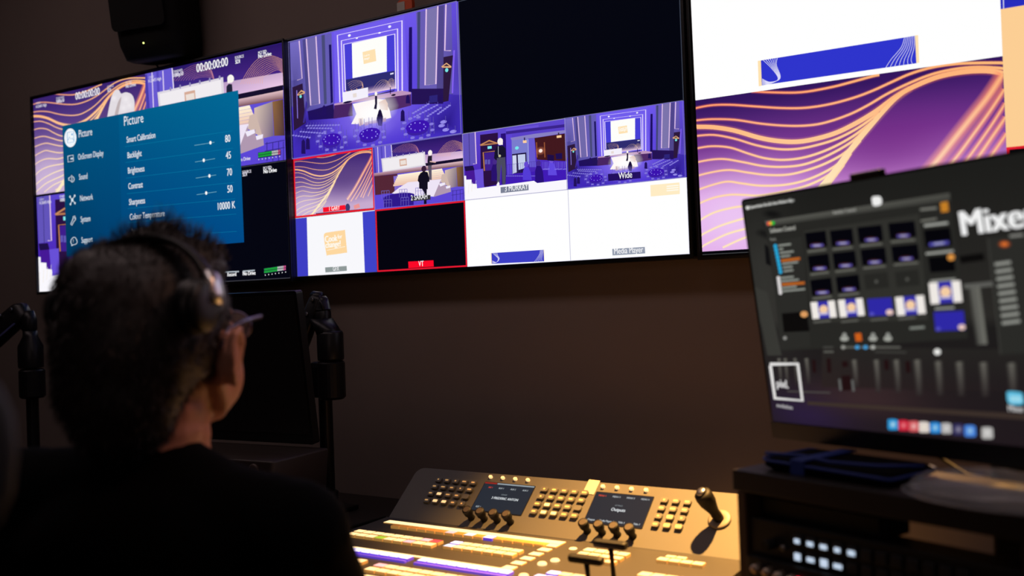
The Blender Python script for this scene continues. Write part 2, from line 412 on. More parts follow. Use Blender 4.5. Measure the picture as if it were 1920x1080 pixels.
# ---- pictures reused in several tiles
def hall(c):
    "wide shot of the purple lit hall, traced from the top left tile of the middle screen"
    tr = Canvas(TV[2], (0, 0, .5, .5), (530, 0), 3.6)
    Q = tr.px
    def poly(P, co): c.poly([Q(p) for p in P], co, False)
    def st(P, w, co, sm=False, al=1.):  c.stroke([Q(p) for p in P], w/1140., co, False, sm=sm, al=al)
    def el(p, rx, ry, co, soft=None):
        u, v = Q(p); c.ell((u, v), rx/1140., ry/780., co, False, n=14, soft=soft)
    def bg(u, v):
        a = line((110, 88, 234), (74, 50, 208), v)
        g = math.exp(-((u-.5)**2/.05+(v-.75)**2/.03)); a = line(a, (170, 150, 245), g*.6)
        return line(a, (52, 36, 160), max(0, abs(u-.5)*2-.55)*(1 if v > .62 else .25))
    c.field(bg, 24, 18)
    poly([(48, 285), (330, 222), (345, 700), (170, 750), (60, 720)], (100, 92, 178))
    poly([(262, 238), (284, 233), (298, 700), (280, 705)], (72, 74, 120))
    poly([(312, 302), (328, 300), (340, 690), (325, 700)], (24, 14, 92))
    poly([(160, 262), (225, 247), (250, 700), (190, 712)], (112, 104, 170))
    poly([(50, 290), (110, 276), (130, 530), (60, 545)], (118, 108, 196))
    poly([(135, 270), (158, 262), (190, 712), (165, 740)], (78, 72, 140))
    poly([(900, 85), (1190, 12), (1210, 640), (925, 620)], (104, 92, 180))
    poly([(910, 82), (930, 78), (925, 605), (908, 608)], (66, 70, 116))
    poly([(853, 185), (874, 182), (874, 622), (850, 630)], (26, 12, 96))
    poly([(972, 64), (1045, 45), (1034, 568), (964, 576)], (124, 116, 172))
    poly([(1050, 44), (1090, 34), (1085, 600), (1040, 600)], (80, 70, 140))
    poly([(1140, 25), (1190, 12), (1195, 640), (1150, 640)], (98, 76, 216))
    for P in ([(160, 262), (190, 712), (250, 700), (225, 245)], [(112, 275), (132, 530), (98, 542)], [(970, 62), (962, 575), (1035, 568), (1048, 42)], [(1103, 30), (1095, 342), (1137, 342)]):
        st(P, 12, (190, 140, 220), al=.45); st(P, 6, (240, 214, 240))
    poly([(345, 215), (820, 105), (850, 620), (355, 700)], (112, 92, 236))
    for P in ([(388, 690), (370, 238), (806, 140), (808, 640)], [(408, 655), (397, 275), (776, 195), (780, 625)], [(425, 610), (413, 300), (757, 230), (765, 600)]):
        st(P, 13, (180, 160, 255), al=.6); st(P, 6, (246, 236, 255))
    el((451, 240), 10, 8, (250, 248, 255)); el((723, 180), 10, 8, (240, 238, 255)); el((655, 222), 9, 5, WH); el((502, 258), 8, 4, WH)
    poly([(418, 302), (755, 234), (762, 606), (430, 642)], (70, 62, 214))
    poly([(468, 293), (703, 241), (704, 483), (473, 528)], (254, 254, 250))
    poly([(540, 352), (625, 330), (633, 412), (548, 433)], (254, 226, 178))
    u, v = Q((549, 385)); c.text('Cook for', (u, v), .0052, (255, 252, 244), m=False, bold=.03, rot=.04); u, v = Q((549, 407)); c.text('change!', (u, v), .0062, (255, 252, 244), m=False, bold=.03, rot=.04)
    poly([(428, 538), (757, 477), (760, 600), (430, 635)], (46, 44, 112))
    gold = (232, 186, 158)
    for i in range(5):
        st([(440+i*5, 566+i*12), (470+i*8, 548+i*9), (510+i*6, 544+i*8), (538, 556+i*5), (546, 596)], 1.3, gold, True)
        st([(608+i*18, 606), (636+i*13, 566+i*7), (672+i*7, 540+i*9), (708, 548+i*7), (735, 590)], 1.4, (240, 200, 170), True)
        st([(690+i*6, 602), (712+i*4, 552+i*6), (734, 530+i*8), (757, 544+i*10)], 1.4, (240, 200, 170), True)
    c.quad([Q(p) for p in ((560, 590), (760, 545), (762, 598), (560, 636))], [(90, 70, 150, .2), (90, 70, 150, .2), (244, 214, 236), (244, 214, 236)], False)
    poly([(728, 495), (750, 490), (750, 500), (728, 505)], (230, 230, 250))
    poly([(170, 752), (345, 702), (352, 800), (178, 812)], (34, 20, 84)); poly([(872, 600), (1090, 598), (1085, 700), (872, 706)], (36, 18, 84))
    poly([(350, 705), (470, 688), (475, 782), (345, 802)], (72, 36, 98)); poly([(690, 655), (868, 630), (870, 712), (720, 752)], (80, 42, 104))
    poly([(350, 700), (580, 655), (800, 612), (868, 622), (868, 636), (690, 662), (350, 712)], (190, 150, 190))
    poly([(405, 624), (578, 590), (579, 655), (408, 696)], (244, 240, 252)); poly([(475, 633), (500, 628), (502, 655), (477, 660)], (232, 220, 214))
    for i in range(4): el((430+i*36, 616-i*8), 3, 4, (220, 160, 120))
    el((440, 690), 32, 7, (24, 10, 60)); st([(580, 652), (757, 612)], 10, (40, 22, 70)); st([(729, 590), (729, 635)], 5, (30, 12, 50)); el((750, 642), 15, 6, (20, 10, 40))
    poly([(475, 702), (640, 668), (690, 672), (725, 745), (735, 795), (560, 838), (465, 838), (500, 770)], (255, 246, 244))
    poly([(650, 692), (694, 668), (712, 700), (712, 745), (660, 740)], (214, 170, 150))
    poly([(515, 800), (545, 795), (545, 850), (520, 850)], (214, 178, 160)); poly([(556, 826), (700, 795), (700, 820), (600, 836), (556, 850)], (170, 128, 160))
    el((612, 742), 175, 115, (255, 250, 250, .95), True); el((600, 765), 120, 70, (255, 255, 255, .95), True)
    el((632, 633), 9, 12, (255, 250, 240)); poly([(625, 648), (640, 648), (640, 700), (636, 738), (618, 735), (626, 700)], (30, 24, 54))
    poly([(650, 748), (660, 736), (669, 750), (680, 790), (674, 850), (648, 850), (636, 800)], (24, 14, 56))
    el((150, 860), 260, 170, (24, 4, 104, .75), True); el((1120, 830), 230, 190, (24, 4, 104, .72), True); el((330, 1010), 300, 90, (40, 10, 140, .6), True)
    el((80, 560), 120, 330, (40, 34, 96, .5), True); el((1190, 480), 110, 360, (40, 30, 110, .45), True); el((600, 870), 170, 80, (150, 130, 250, .45), True)
    for P, g in (([(68, 590), (137, 563), (158, 830), (78, 884)], 0), ([(1088, 386), (1152, 374), (1122, 682), (1086, 690)], 0)): poly(P, (44, 24, 60))
    poly([(95, 645), (128, 608), (152, 618), (152, 632), (110, 645)], (222, 168, 126)); poly([(1073, 450), (1108, 424), (1141, 448), (1140, 458), (1080, 458)], (230, 176, 128))
    poly([(105, 640), (128, 618), (145, 626)], (70, 40, 60)); poly([(1086, 448), (1108, 432), (1130, 448)], (70, 40, 60))
    el((124, 652), 9, 10, (120, 230, 220)); el((1110, 474), 10, 12, (120, 230, 230))
    st([(98, 610), (104, 800)], 5, (150, 130, 245)); st([(1160, 340), (1148, 630)], 9, (130, 96, 240)); poly([(160, 680), (170, 700), (150, 830), (140, 830)], (60, 44, 150))
    for (x, y, rx) in ((590, 905, 73), (335, 941, 70), (916, 856, 75)):
        for k in range(11):
            a = 2*pi*k/11+.2; X, Y = x+cos(a)*rx*1.35, y+sin(a)*rx*.95+8
            st([(X-10, Y-50), (X-9, Y+25)], 3, (96, 84, 170)); st([(X+12, Y-50), (X+12, Y+25)], 3, (96, 84, 170)); el((X, Y), 14, 8, (132, 120, 222))
        el((x, y+26), rx*.9, 30, (58, 30, 160)); el((x, y), rx, 38, (58, 18, 176))
        for k in range(10): a = 2*pi*k/10; el((x+cos(a)*rx*.72, y+sin(a)*26), 4, 4, (160, 150, 250))
    for (a, b, n) in (((170, 850), (385, 845), 12), ((180, 866), (335, 868), 9), ((130, 890), (295, 902), 10), ((80, 915), (190, 930), 7), ((890, 765), (990, 705), 7), ((900, 790), (1050, 712), 9), ((990, 785), (1075, 730), 6), ((1060, 770), (1135, 715), 6)):
        for i in range(n):
            q = line(a, b, i/(n-1)); st([(q[0]+6, q[1]-22), (q[0]+6, q[1])], 3, (92, 78, 176)); el(q, 9, 5, (140, 130, 226))
    for x, y in ((1082, 850), (1110, 878), (1095, 825), (1160, 890)): el((x, y), 20, 10, (150, 140, 235)); st([(x+14, y-40), (x+14, y)], 3, (96, 84, 170))
    for x, y, h in ((290, 710, 70), (150, 940, 100), (820, 740, 80), (855, 640, 60), (180, 930, 80)): poly([(x-14, y+h), (x-12, y+16), (x, y), (x+12, y+16), (x+15, y+h)], (32, 16, 92))
    poly([(1000, 650), (1055, 642), (1055, 690), (1000, 698)], (44, 36, 120))

def stage(c, people=True, warm=1.):
    "closer shot of the stage steps, traced from the tile under the wide shot"
    tr = Canvas(TV[2], (.25, .5, .5, .75), (540, 230), 3.6)
    Q = tr.px
    def poly(P, co): c.poly([Q(p) for p in P], co, False)
    def st(P, w, co, sm=False, al=1.): c.stroke([Q(p) for p in P], w/610., co, False, sm=sm, al=al)
    def el(p, rx, ry, co, soft=None, rot=0): u, v = Q(p); c.ell((u, v), rx/610., ry/420., co, False, n=16, soft=soft)
    c.rect(0, 0, 1, 1, (96, 78, 214))
    poly([(568, 165), (700, 147), (706, 345), (580, 350)], (104, 90, 210))
    for x in (605, 655): st([(x, 158), (x+8, 345)], 5, (220, 205, 245))
    st([(575, 170), (590, 345)], 16, (70, 58, 170)); st([(630, 160), (640, 340)], 12, (84, 70, 190))
    c.quad([Q(p) for p in ((697, 148), (1182, 76), (1184, 240), (704, 330))], [(44, 26, 112), (40, 20, 104), (236, 200, 232), (200, 165, 220)], False)
    c.quad([Q(p) for p in ((697, 148), (1182, 76), (1183, 190), (702, 240))], [(40, 24, 104), (38, 18, 100), (70, 36, 130), (64, 44, 140)], False)
    st([(697, 150), (704, 240)], 5, (236, 224, 250))
    for i in range(9):
        f = i/8
        st([(700+f*95, 202), (738+f*62, 168+f*28), (795+f*42, 143+f*48), (845+f*20, 146+f*48), (872+f*8, 166+f*32), (886, 205)], 1.3, (200, 130, 150), True)
    for i in range(11):
        f = i/10
        st([(1000+f*95, 228), (1032+f*66, 178+f*26), (1070+f*50, 138+f*56), (1112+f*36, 121+f*60), (1150+f*16, 128+f*52), (1184, 142+f*52)], 1.4, (240, 170, 140), True)
    poly([(630, 243), (925, 196), (931, 291), (640, 337)], (222, 216, 226)); poly([(640, 250), (915, 206), (920, 283), (648, 327)], (240, 236, 240))
    poly([(752, 248), (800, 241), (804, 288), (756, 295)], (214, 170, 150)); poly([(758, 258), (796, 252), (799, 280), (762, 286)], (236, 224, 216))
    for i in range(6): el((690+i*44, 232-i*7), 4, 8, (150, 140, 190))
    poly([(928, 274), (1184, 238), (1184, 262), (933, 294)], (22, 14, 44))
    c.quad([Q(p) for p in ((582, 342), (1184, 258), (1184, 292), (582, 362))], [(190, 150, 170), (226, 190, 196), (120, 78, 82), (140, 96, 104)], False)
    poly([(583, 362), (740, 345), (730, 410), (716, 480), (590, 490)], (84, 38, 54)); c.quad([Q(p) for p in ((1138, 300), (1184, 293), (1190, 432), (1145, 432))], [(146, 104, 64), (92, 62, 44), (70, 46, 60), (120, 84, 60)], False)
    poly([(713, 362), (742, 358), (760, 450), (722, 462)], (130, 108, 206))
    for i in range(6):
        y = 330+i*13; k = i*6
        poly([(742-k, y+22), (1040+k, y-20), (1046+k, y-8), (742-k, y+35)], line((255, 240, 214), (236, 196, 176), i/5))
    c.quad([Q(p) for p in ((1060, 322), (1138, 300), (1143, 432), (1098, 440))], [(214, 192, 178), (150, 134, 142), (112, 96, 128), (170, 146, 158)], False); poly([(1040, 350), (1060, 345), (1060, 322), (1098, 440), (1030, 400)], (206, 182, 172))
    poly([(750, 440), (812, 402), (1036, 382), (1030, 420), (984, 500), (700, 480)], (238, 228, 246))
    poly([(984, 500), (1032, 388), (1034, 410), (1066, 404), (1066, 430), (1098, 424), (1104, 500), (1000, 515)], (176, 152, 176))
    poly([(1020, 412), (1060, 404), (1064, 418), (1030, 432)], (240, 234, 250)); poly([(1066, 430), (1098, 424), (1096, 440), (1070, 446)], (240, 234, 250))
    poly([(585, 490), (700, 478), (990, 500), (1192, 440), (1194, 530), (590, 592)], (92, 70, 214))
    el((750, 500), 110, 24, (46, 22, 140)); poly([(644, 505), (850, 495), (850, 556), (650, 572)], (46, 24, 140))
    for x, y in ((675, 540), (790, 525), (905, 505), (780, 470), (660, 480), (890, 460)):
        for dx in (-26, -9, 9, 26): st([(x+dx, y-20), (x+dx, y+34)], 3, (110, 96, 190))
        st([(x-26, y-18), (x+26, y-22)], 4, (120, 106, 200)); st([(x-26, y+2), (x+26, y-2)], 3, (110, 96, 190))
    for x in (1115, 1140, 1165, 1185): st([(x, 455), (x, 528)], 3, (52, 40, 130))
    st([(1106, 462), (1190, 450)], 4, (52, 40, 130)); st([(1106, 490), (1190, 478)], 4, (52, 40, 130))
    if people:
        el((962, 204), 14, 18, (252, 244, 238)); poly([(948, 226), (975, 222), (975, 262), (972, 300), (973, 386), (957, 386), (948, 300), (944, 262)], (34, 28, 46))
        st([(960, 262), (1000, 268)], 10, (220, 180, 170)); poly([(948, 290), (972, 288), (973, 386), (957, 386)], (92, 84, 104))
        el((920, 312), 17, 20, (56, 30, 58)); poly([(898, 340), (918, 328), (945, 335), (956, 372), (958, 398), (946, 402), (946, 450), (888, 446), (888, 405), (878, 392), (884, 360)], (16, 12, 30))
        poly([(905, 445), (940, 448), (938, 550), (920, 550), (922, 470)], (18, 12, 36))

def side_view(c, person=True):
    "side of the hall behind the white stage; traced from the tile of the third camera"
    tr = Canvas(TV[2], (.5, .5, .75, .75), (860, 230), 7.2)
    Q = tr.px
    def poly(P, co): c.poly([Q(p) for p in P], co, False)
    def st(P, w, co, sm=False, al=1.): c.stroke([Q(p) for p in P], w/1390., co, False, sm=sm, al=al)
    def el(p, rx, ry, co, soft=None): u, v = Q(p); c.ell((u, v), rx/1390., ry/920., co, False, n=18, soft=soft)
    c.field(lambda u, v: line((92, 70, 204), (66, 24, 176), v), 4, 6)
    poly([(60, 150), (215, 128), (245, 560), (80, 590)], (98, 84, 186)); st([(138, 140), (150, 580)], 8, (58, 48, 120))
    st([(222, 128), (240, 555), (195, 558)], 14, (232, 200, 232))
    poly([(78, 592), (195, 580), (215, 640), (90, 655)], (30, 16, 70)); poly([(90, 655), (215, 640), (222, 830), (95, 790)], (70, 24, 150))
    poly([(290, 165), (530, 135), (540, 830), (350, 870), (300, 620)], (42, 16, 66))
    poly([(280, 300), (412, 232), (528, 272), (526, 286), (300, 314)], (186, 124, 84)); poly([(330, 292), (412, 252), (480, 276)], (80, 40, 60))
    for p in ([(300, 304), (412, 240), (528, 278)],): st(p, 7, (222, 160, 104))
    st([(348, 650), (332, 402), (488, 384)], 16, (190, 126, 74)); poly([(345, 410), (486, 394), (500, 640), (360, 650)], (62, 30, 140))
    for x in (355, 395): poly([(x, 500), (x+30, 497), (x+30, 560), (x, 563)], (96, 88, 180))
    poly([(390, 320), (446, 314), (448, 350), (392, 356)], (130, 236, 240))
    poly([(570, 150), (636, 142), (645, 420), (660, 800), (580, 830)], (40, 14, 120))
    poly([(640, 170), (720, 160), (730, 700), (650, 710)], (92, 66, 214))
    poly([(715, 215), (940, 185), (950, 560), (725, 700)], (122, 124, 206)); poly([(640, 120), (1440, 20), (1440, 60), (640, 158)], (58, 36, 140))
    poly([(640, 90), (1080, 30), (1080, 60), (640, 112)], (104, 80, 214)); poly([(700, 205), (1030, 150), (1440, 100), (1440, 140), (1030, 205), (715, 238)], (136, 128, 196))
    poly([(1025, 208), (1442, 145), (1462, 520), (1060, 500)], (66, 24, 30))
    for x in (1052, 1158): st([(x, 265), (x+8, 470)], 14, (150, 82, 50))
    el((1108, 380), 70, 60, (255, 150, 110, .45), True); el((1108, 380), 24, 24, (255, 236, 226))
    poly([(868, 240), (918, 236), (920, 272), (870, 276)], (255, 206, 160)); st([(890, 200), (892, 240)], 16, (50, 40, 80))
    poly([(1324, 176), (1388, 168), (1390, 200), (1326, 208)], (250, 206, 150)); st([(1350, 135), (1352, 172)], 16, (50, 30, 50))
    el((788, 342), 26, 22, (120, 230, 236))
    poly([(722, 425), (915, 402), (925, 670), (732, 690)], (30, 18, 66)); poly([(728, 445), (780, 438), (788, 670), (735, 688)], (208, 214, 240)); poly([(800, 434), (900, 424), (905, 610), (808, 640)], (196, 206, 236))
    poly([(945, 220), (1025, 208), (1045, 600), (955, 600)], (104, 90, 208)); st([(938, 225), (948, 560)], 6, (190, 200, 240))
    poly([(640, 710), (1470, 600), (1475, 775), (640, 830)], (64, 26, 182))
    st([(645, 570), (1050, 520)], 5, (60, 40, 140)); st([(645, 720), (1040, 720)], 14, (130, 116, 226))
    for i in range(14): st([(660+i*30, 570-i*3.5), (664+i*30, 800-i*3)], 4, (60, 40, 150))
    for x, y, h, co in ((915, 545, 230, (84, 60, 214)), (1080, 530, 280, (40, 16, 120)), (1255, 490, 220, (96, 72, 224)), (490, 510, 280, (40, 16, 110))):
        el((x, y+20), 30, 40, line(co, (140, 100, 200), .3)); poly([(x-45, y+120), (x-25, y+55), (x+30, y+55), (x+60, y+130), (x+75, y+h), (x-45, y+h)], co)
    poly([(1200, 430), (1290, 440), (1290, 520), (1200, 510)], (30, 12, 70)); poly([(1310, 420), (1400, 410), (1400, 490), (1320, 495)], (30, 14, 80))
    for x in (1140, 1180, 1300, 1350, 1410): 
        for d in (0, 22, 44): st([(x+d, 530), (x+d, 640)], 5, (110, 92, 220))
        st([(x, 630), (x+50, 625)], 12, (140, 126, 236))
    poly([(215, 640), (335, 622), (345, 870), (245, 890)], (104, 80, 214))
    for p in (([(78, 718), (105, 718), (107, 770), (178, 768), (180, 825), (248, 828), (252, 888), (1020, 785), (1065, 816), (1478, 768), (1482, 905), (85, 1050)]),): poly(p, (250, 248, 254))
    for i in range(4): st([(90+i*45, 990-i*30), (96+i*48, 860-i*26)], 4, (240, 228, 206))
    if person:
        el((565, 255), 38, 48, (252, 244, 240)); poly([(540, 215), (600, 225), (600, 300), (550, 300)], (250, 240, 236))
        poly([(520, 320), (560, 308), (610, 318), (636, 350), (642, 460), (610, 470), (530, 476), (510, 510), (482, 480), (492, 380)], (22, 20, 44))
        poly([(522, 478), (632, 466), (642, 640), (636, 830), (596, 838), (586, 640), (578, 560), (566, 700), (556, 838), (520, 838), (524, 700), (516, 600)], (74, 74, 96))
        st([(540, 320), (540, 430), (560, 462)], 6, (200, 200, 214)); el((558, 450), 18, 18, (190, 190, 150)); poly([(516, 838), (540, 796), (556, 820), (552, 880), (520, 880)], (248, 244, 246))

def tagbox(c, txt, P, co, h, tcol=(250, 250, 252), dx=.22, bold=.01):
    c.poly(P, co); a, b, d, e = P
    x = a[0]+(b[0]-a[0])*dx; y = a[1]+(b[1]-a[1])*dx + (e[1]-a[1])*.8
    c.text(txt, (x, y), h, tcol, xs=.72, bold=bold)

# ---- middle screen
d2 = Canvas(TV[2]); d2.rect(0, 0, 1, 1, (3, 4, 13))
D2 = d2.build('display', P_TV, tv2); bpy.context.view_layer.update()
def grid(c, co=(150, 150, 170)): c.frame(0, 0, 1, 1, .003, co)
c = Canvas(TV[2], (0, 0, .5, .5)); hall(c); grid(c, (130, 124, 190)); c.build('video_tile', P_TV, D2)
c = Canvas(TV[2], (.5, 0, 1, .5)); c.rect(0, 0, 1, 1, (2, 4, 14)); grid(c, (60, 66, 80)); c.build('video_tile', P_TV, D2)
c = Canvas(TV[2], (0, .5, .25, .75), (540, 230), 3.6); waves(c, True, .72)
c.poly([(190, 612), (585, 575), (585, 590), (190, 626)], (30, 14, 50)); c.ell((404, 572), 16, 26, (60, 60, 110)); c.poly([(444, 560), (480, 545), (488, 572), (450, 585)], (236, 150, 150))
c.frame(0, 0, 1, 1, .016, (236, 26, 44)); tagbox(c, '1 GARY', [(237, 573), (388, 555), (391, 588), (239, 606)], (250, 18, 44), .0125, dx=.26); c.build('video_tile', P_TV, D2)
c = Canvas(TV[2], (.25, .5, .5, .75), (540, 230), 3.6); stage(c); tagbox(c, '2 SARAH', [(832, 498), (964, 488), (965, 520), (834, 532)], (52, 50, 60), .0145, dx=.0); grid(c, (130, 124, 190)); c.build('video_tile', P_TV, D2)
c = Canvas(TV[2], (.5, .5, .75, .75), (860, 230), 7.2); side_view(c); tagbox(c, '3 MURRAY', [(570, 872), (945, 832), (950, 912), (573, 953)], (124, 130, 150), .0145, dx=.15); grid(c, (180, 176, 210)); c.build('video_tile', P_TV, D2)
c = Canvas(TV[2], (.75, .5, 1, .75), (860, 180), 3.375); hall(c); tagbox(c, 'Wide', [(952, 495), (1158, 480), (1160, 522), (955, 540)], (34, 14, 96), .0155, dx=.33); grid(c, (130, 124, 190)); c.build('video_tile', P_TV, D2)
c = Canvas(TV[2], (0, .75, .25, 1), (540, 230), 3.6); c.rect(0, 0, 1, 1, (248, 248, 252))
c.poly([(48, 648), (127, 640), (137, 1036), (58, 1042)], (62, 62, 196)); c.poly([(503, 604), (592, 594), (604, 1014), (519, 1016)], (62, 66, 200))
c.poly(smooth_pts([(250, 748), (262, 742), (374, 726), (384, 734), (397, 866), (388, 878), (272, 894), (260, 888), (242, 768), (250, 748)], 3), (254, 216, 160))
c.text('Cook', (250, 808), .0185, (255, 250, 240), bold=.04, rot=.03); c.text('for', (336, 784), .0125, (255, 250, 240), bold=.03, rot=.03)
c.text('change!', (254, 846), .0175, (255, 250, 240), bold=.04, rot=.03); c.stroke([(262, 862), (386, 836)], 4, (255, 244, 226), sm=False)
tagbox(c, 'GFX', [(251, 977), (396, 967), (398, 1000), (253, 1011)], (142, 152, 152), .0125, dx=.36); grid(c, (60, 60, 66)); c.build('video_tile', P_TV, D2)
c = Canvas(TV[2], (.25, .75, .5, 1), (540, 230), 3.6); c.rect(0, 0, 1, 1, (4, 4, 14)); c.frame(.002, .002, .998, .998, .014, (226, 24, 48))
tagbox(c, 'VT', [(812, 938), (982, 929), (984, 971), (814, 982)], (252, 8, 40), .0145, dx=.41); c.build('video_tile', P_TV, D2)
c = Canvas(TV[2], (.5, .75, .75, 1), (860, 180), 3.375); c.rect(0, 0, 1, 1, (255, 255, 255))
c.poly([(203, 994), (208, 994), (211, 1062), (206, 1062)], (252, 226, 180)); c.poly([(536, 973), (541, 972), (543, 1046), (538, 1046)], (252, 226, 180)); c.poly([(208, 994), (538, 973), (541, 1046), (210, 1062)], (60, 62, 196))
for i in range(5):
    c.stroke([(214+i*7, 994-i), (232+i*4, 1010), (250+i*2, 1030), (240, 1052), (212, 1058-i*4)], 1.8, (214, 212, 246)); c.stroke([(516+i*5, 976-i), (512+i*5, 1000), (494+i*8, 1030), (480+i*12, 1048-i)], 1.8, (214, 212, 246))
grid(c, (200, 200, 222)); c.build('video_tile', P_TV, D2)
c = Canvas(TV[2], (.75, .75, 1, 1), (860, 180), 3.375); c.rect(0, 0, 1, 1, (255, 255, 255))
c.poly([(1213, 564), (1397, 547), (1400, 620), (1216, 636)], (255, 236, 196))
for i in range(3): c.stroke([(1316, 572+i*14), (1392, 565+i*14)], 7, (255, 252, 240), sm=False)
tagbox(c, 'Media Player 2', [(972, 968), (1178, 955), (1181, 996), (974, 1009)], (146, 154, 172), .0145, dx=.05); grid(c, (200, 200, 222)); c.build('video_tile', P_TV, D2)

# ---- left screen
d1 = Canvas(TV[1]); d1.rect(0, 0, 1, 1, (3, 4, 13)); d1.frame(0, 0, 1, 1, .0015, (60, 60, 70))
D1 = d1.build('display', P_TV, tv1); bpy.context.view_layer.update()
WT = (226, 222, 236)
c = Canvas(TV[1], (0, 0, .5, .497), (50, 60), 4.5); waves(c, True, .86)
c.poly(smooth_pts([(680, 725), (700, 620), (720, 540), (750, 492), (780, 490), (800, 520), (840, 508), (890, 530), (912, 590), (908, 680), (900, 725)], 4), (226, 220, 226))
c.poly(smooth_pts([(745, 690), (770, 600), (790, 560), (800, 560), (772, 700), (760, 725), (745, 725)], 3), (190, 176, 178))
for p, r_ in (((840, 570), 44), ((870, 620), 36), ((820, 640), 40), ((740, 560), 30)): c.ell(p, r_, r_*1.1, (245, 240, 244, .7), soft=True)
c.text('CODEC', (80, 612), .007, WT); c.text('H.264/5 High', (80, 644), .0105, WT, bold=.02); c.text('STANDARD', (250, 572), .008, WT); c.text('1080p50', (250, 603), .012, WT, bold=.03)
c.text('00:00:00:00', (414, 573), .0255, (240, 238, 245), bold=.02); c.text('SOURCE', (682, 474), .008, WT); c.text('SDI', (683, 508), .012, WT, bold=.03); c.text('M.2 SSD', (838, 440), .008, WT); c.text('No Drive', (838, 474), .012, WT, bold=.03)
c.build('video_tile', P_TV, D1)
c = Canvas(TV[1], (.5, 0, 1, .497), (280, 60), 4.154); stage(c, False)
c.ell((637, 365), 26, 32, (250, 246, 240)); c.poly([(612, 350), (632, 350), (628, 400), (612, 398)], (250, 244, 238)); c.poly([(604, 425), (622, 404), (648, 408), (652, 466), (604, 474)], (34, 34, 56))
c.text('CODEC', (-2, 364), .007, WT); c.text('H.264/5 High', (-4, 396), .0105, WT, bold=.02); c.text('STANDARD', (184, 322), .008, WT, bold=.02); c.text('1080p50', (188, 354), .0125, WT, bold=.04)
c.text('00:00:00:00', (371, 316), .027, (245, 244, 248), bold=.02); c.text('SOURCE', (670, 214), .009, WT, bold=.03); c.text('SDI', (674, 250), .0125, (240, 240, 245), bold=.04); c.text('M.2 SSD', (852, 176), .009, (240, 240, 245), bold=.03); c.text('No Drive', (852, 206), .0125, (240, 240, 245), bold=.04)
c.text('No Drive', (700, 1010), .0115, WT, bold=.03)
def meter(c, x, y, s):
    c.poly([(x, y), (x+178*s, y-26*s), (x+180*s, y+18*s), (x+2, y+44*s)], (24, 20, 50))
    for j in (0, 20):
        for i in range(18):
            co = (28, 160, 60) if i < 11 else ((214, 216, 214) if i < 16 else (226, 90, 150))
            a = x+3+i*9.7*s; b = y+(3+j)*s-i*1.43*s; w = (9.2 if i < 11 else 6.5)*s
            c.poly([(a, b), (a+w, b-1.2*s), (a+w+.6, b+14*s), (a+.6, b+15*s)], co)
    for i in range(7): c.ell((x+8+i*27*s, y+(54-i*4)*s), 4*s, 5*s, (220, 220, 224), n=8)
meter(c, 850, 940, 1.); c.build('video_tile', P_TV, D1)
c = Canvas(TV[1], (0, .508, .5, 1), (50, 340), 4.907)
tr_side = side_view
side_view(c, False)
c.text('CODEC', (122, 178), .007, WT); c.text('H.264/5 High', (122, 214), .0115, WT, bold=.02); c.text('STANDARD', (306, 150), .008, WT, bold=.02); c.text('1080p50', (308, 188), .0125, WT, bold=.03)
c.build('video_tile', P_TV, D1)
c = Canvas(TV[1], (.5, .5, 1, 1), (40, 60), 2.16); c.rect(0, 0, 1, 1, (4, 5, 16)); c.frame(0, 0, 1, 1, .003, (70, 70, 80))
c.text('SOURCE', (895, 574), .009, WT, bold=.02); c.text('SDI', (896, 585), .012, WT, bold=.03); c.text('M.2 SSD', (980, 558), .009, WT, bold=.03); c.text('No Drive', (981, 573), .0125, (245, 245, 248), bold=.04)
for a, b in (((812, 973), (882, 970)), ((897, 969), (946, 965))): c.stroke([a, b], 5.5, (170, 180, 190), sm=False)
c.text('Record', (834, 990), .012, (245, 245, 248), bold=.04); c.text('No Drive', (897, 986), .0125, (245, 245, 248), bold=.04)
c.base = (40, 60); c.scale = 2.16; meter(c, 981, 957, .51); c.build('video_tile', P_TV, D1)
# the settings menu lies over all four tiles
c = Canvas(TV[1], base=(40, 60), scale=2.16); c.ly = 600
c.quad([(176, 382), (888, 238), (912, 852), (194, 912)], [(0, 84, 128), (0, 104, 150), (0, 74, 136), (0, 64, 112)])
c.quad([(176, 382), (404, 336), (420, 896), (194, 912)], [(0, 82, 124), (0, 84, 130), (0, 62, 112), (0, 52, 92)])
TX = (216, 228, 236)
c.ell((209, 430), 24.5, 38, (240, 246, 250), n=30)
c.stroke([(196, 409), (222, 404), (224, 446), (198, 451), (196, 409)], 2, (70, 160, 214), sm=False); c.stroke([(199, 440), (206, 426), (212, 436), (217, 430), (222, 440)], 2, (70, 160, 214), sm=False); c.ell((216, 416), 3, 4, (70, 160, 214), n=10)
c.text('Picture', (242, 429), .0262, (236, 242, 246), xs=.72); c.text('Picture', (425, 382), .032, (236, 242, 246), xs=.78)
for t, p in (('OnScreen Display', (240, 519)), ('Sound', (244, 600)), ('Network', (248, 686)), ('System', (251, 771)), ('Support', (254, 855))): c.text(t, p, .0205, TX, xs=.66, bold=.012)
for t, p in (('Smart Calibration', (437, 450)), ('Backlight', (440, 513)), ('Brightness', (442, 575)), ('Contrast', (444, 638)), ('Sharpness', (447, 702)), ('Colour Temperature', (450, 762)), ('Apply Picture Settings', (455, 822))): c.text(t, p, .0205, (228, 236, 242), xs=.70, bold=.015)
for t, p in (('80', (836, 449)), ('45', (839, 516)), ('70', (843, 584)), ('50', (845, 652))): c.text(t, p, .0225, (236, 242, 246), xs=.75, bold=.015)
c.text('10000 K', (803, 722), .0225, (236, 242, 246), xs=.74, bold=.015)
for i, (x, y) in enumerate(((430, 466), (433, 530), (436, 593), (439, 656), (442, 716), (445, 772), (448, 836))):
    c.stroke([(x, y), (866+i*3, y-64+i*6)], 1.2, (10, 128, 170), sm=False)
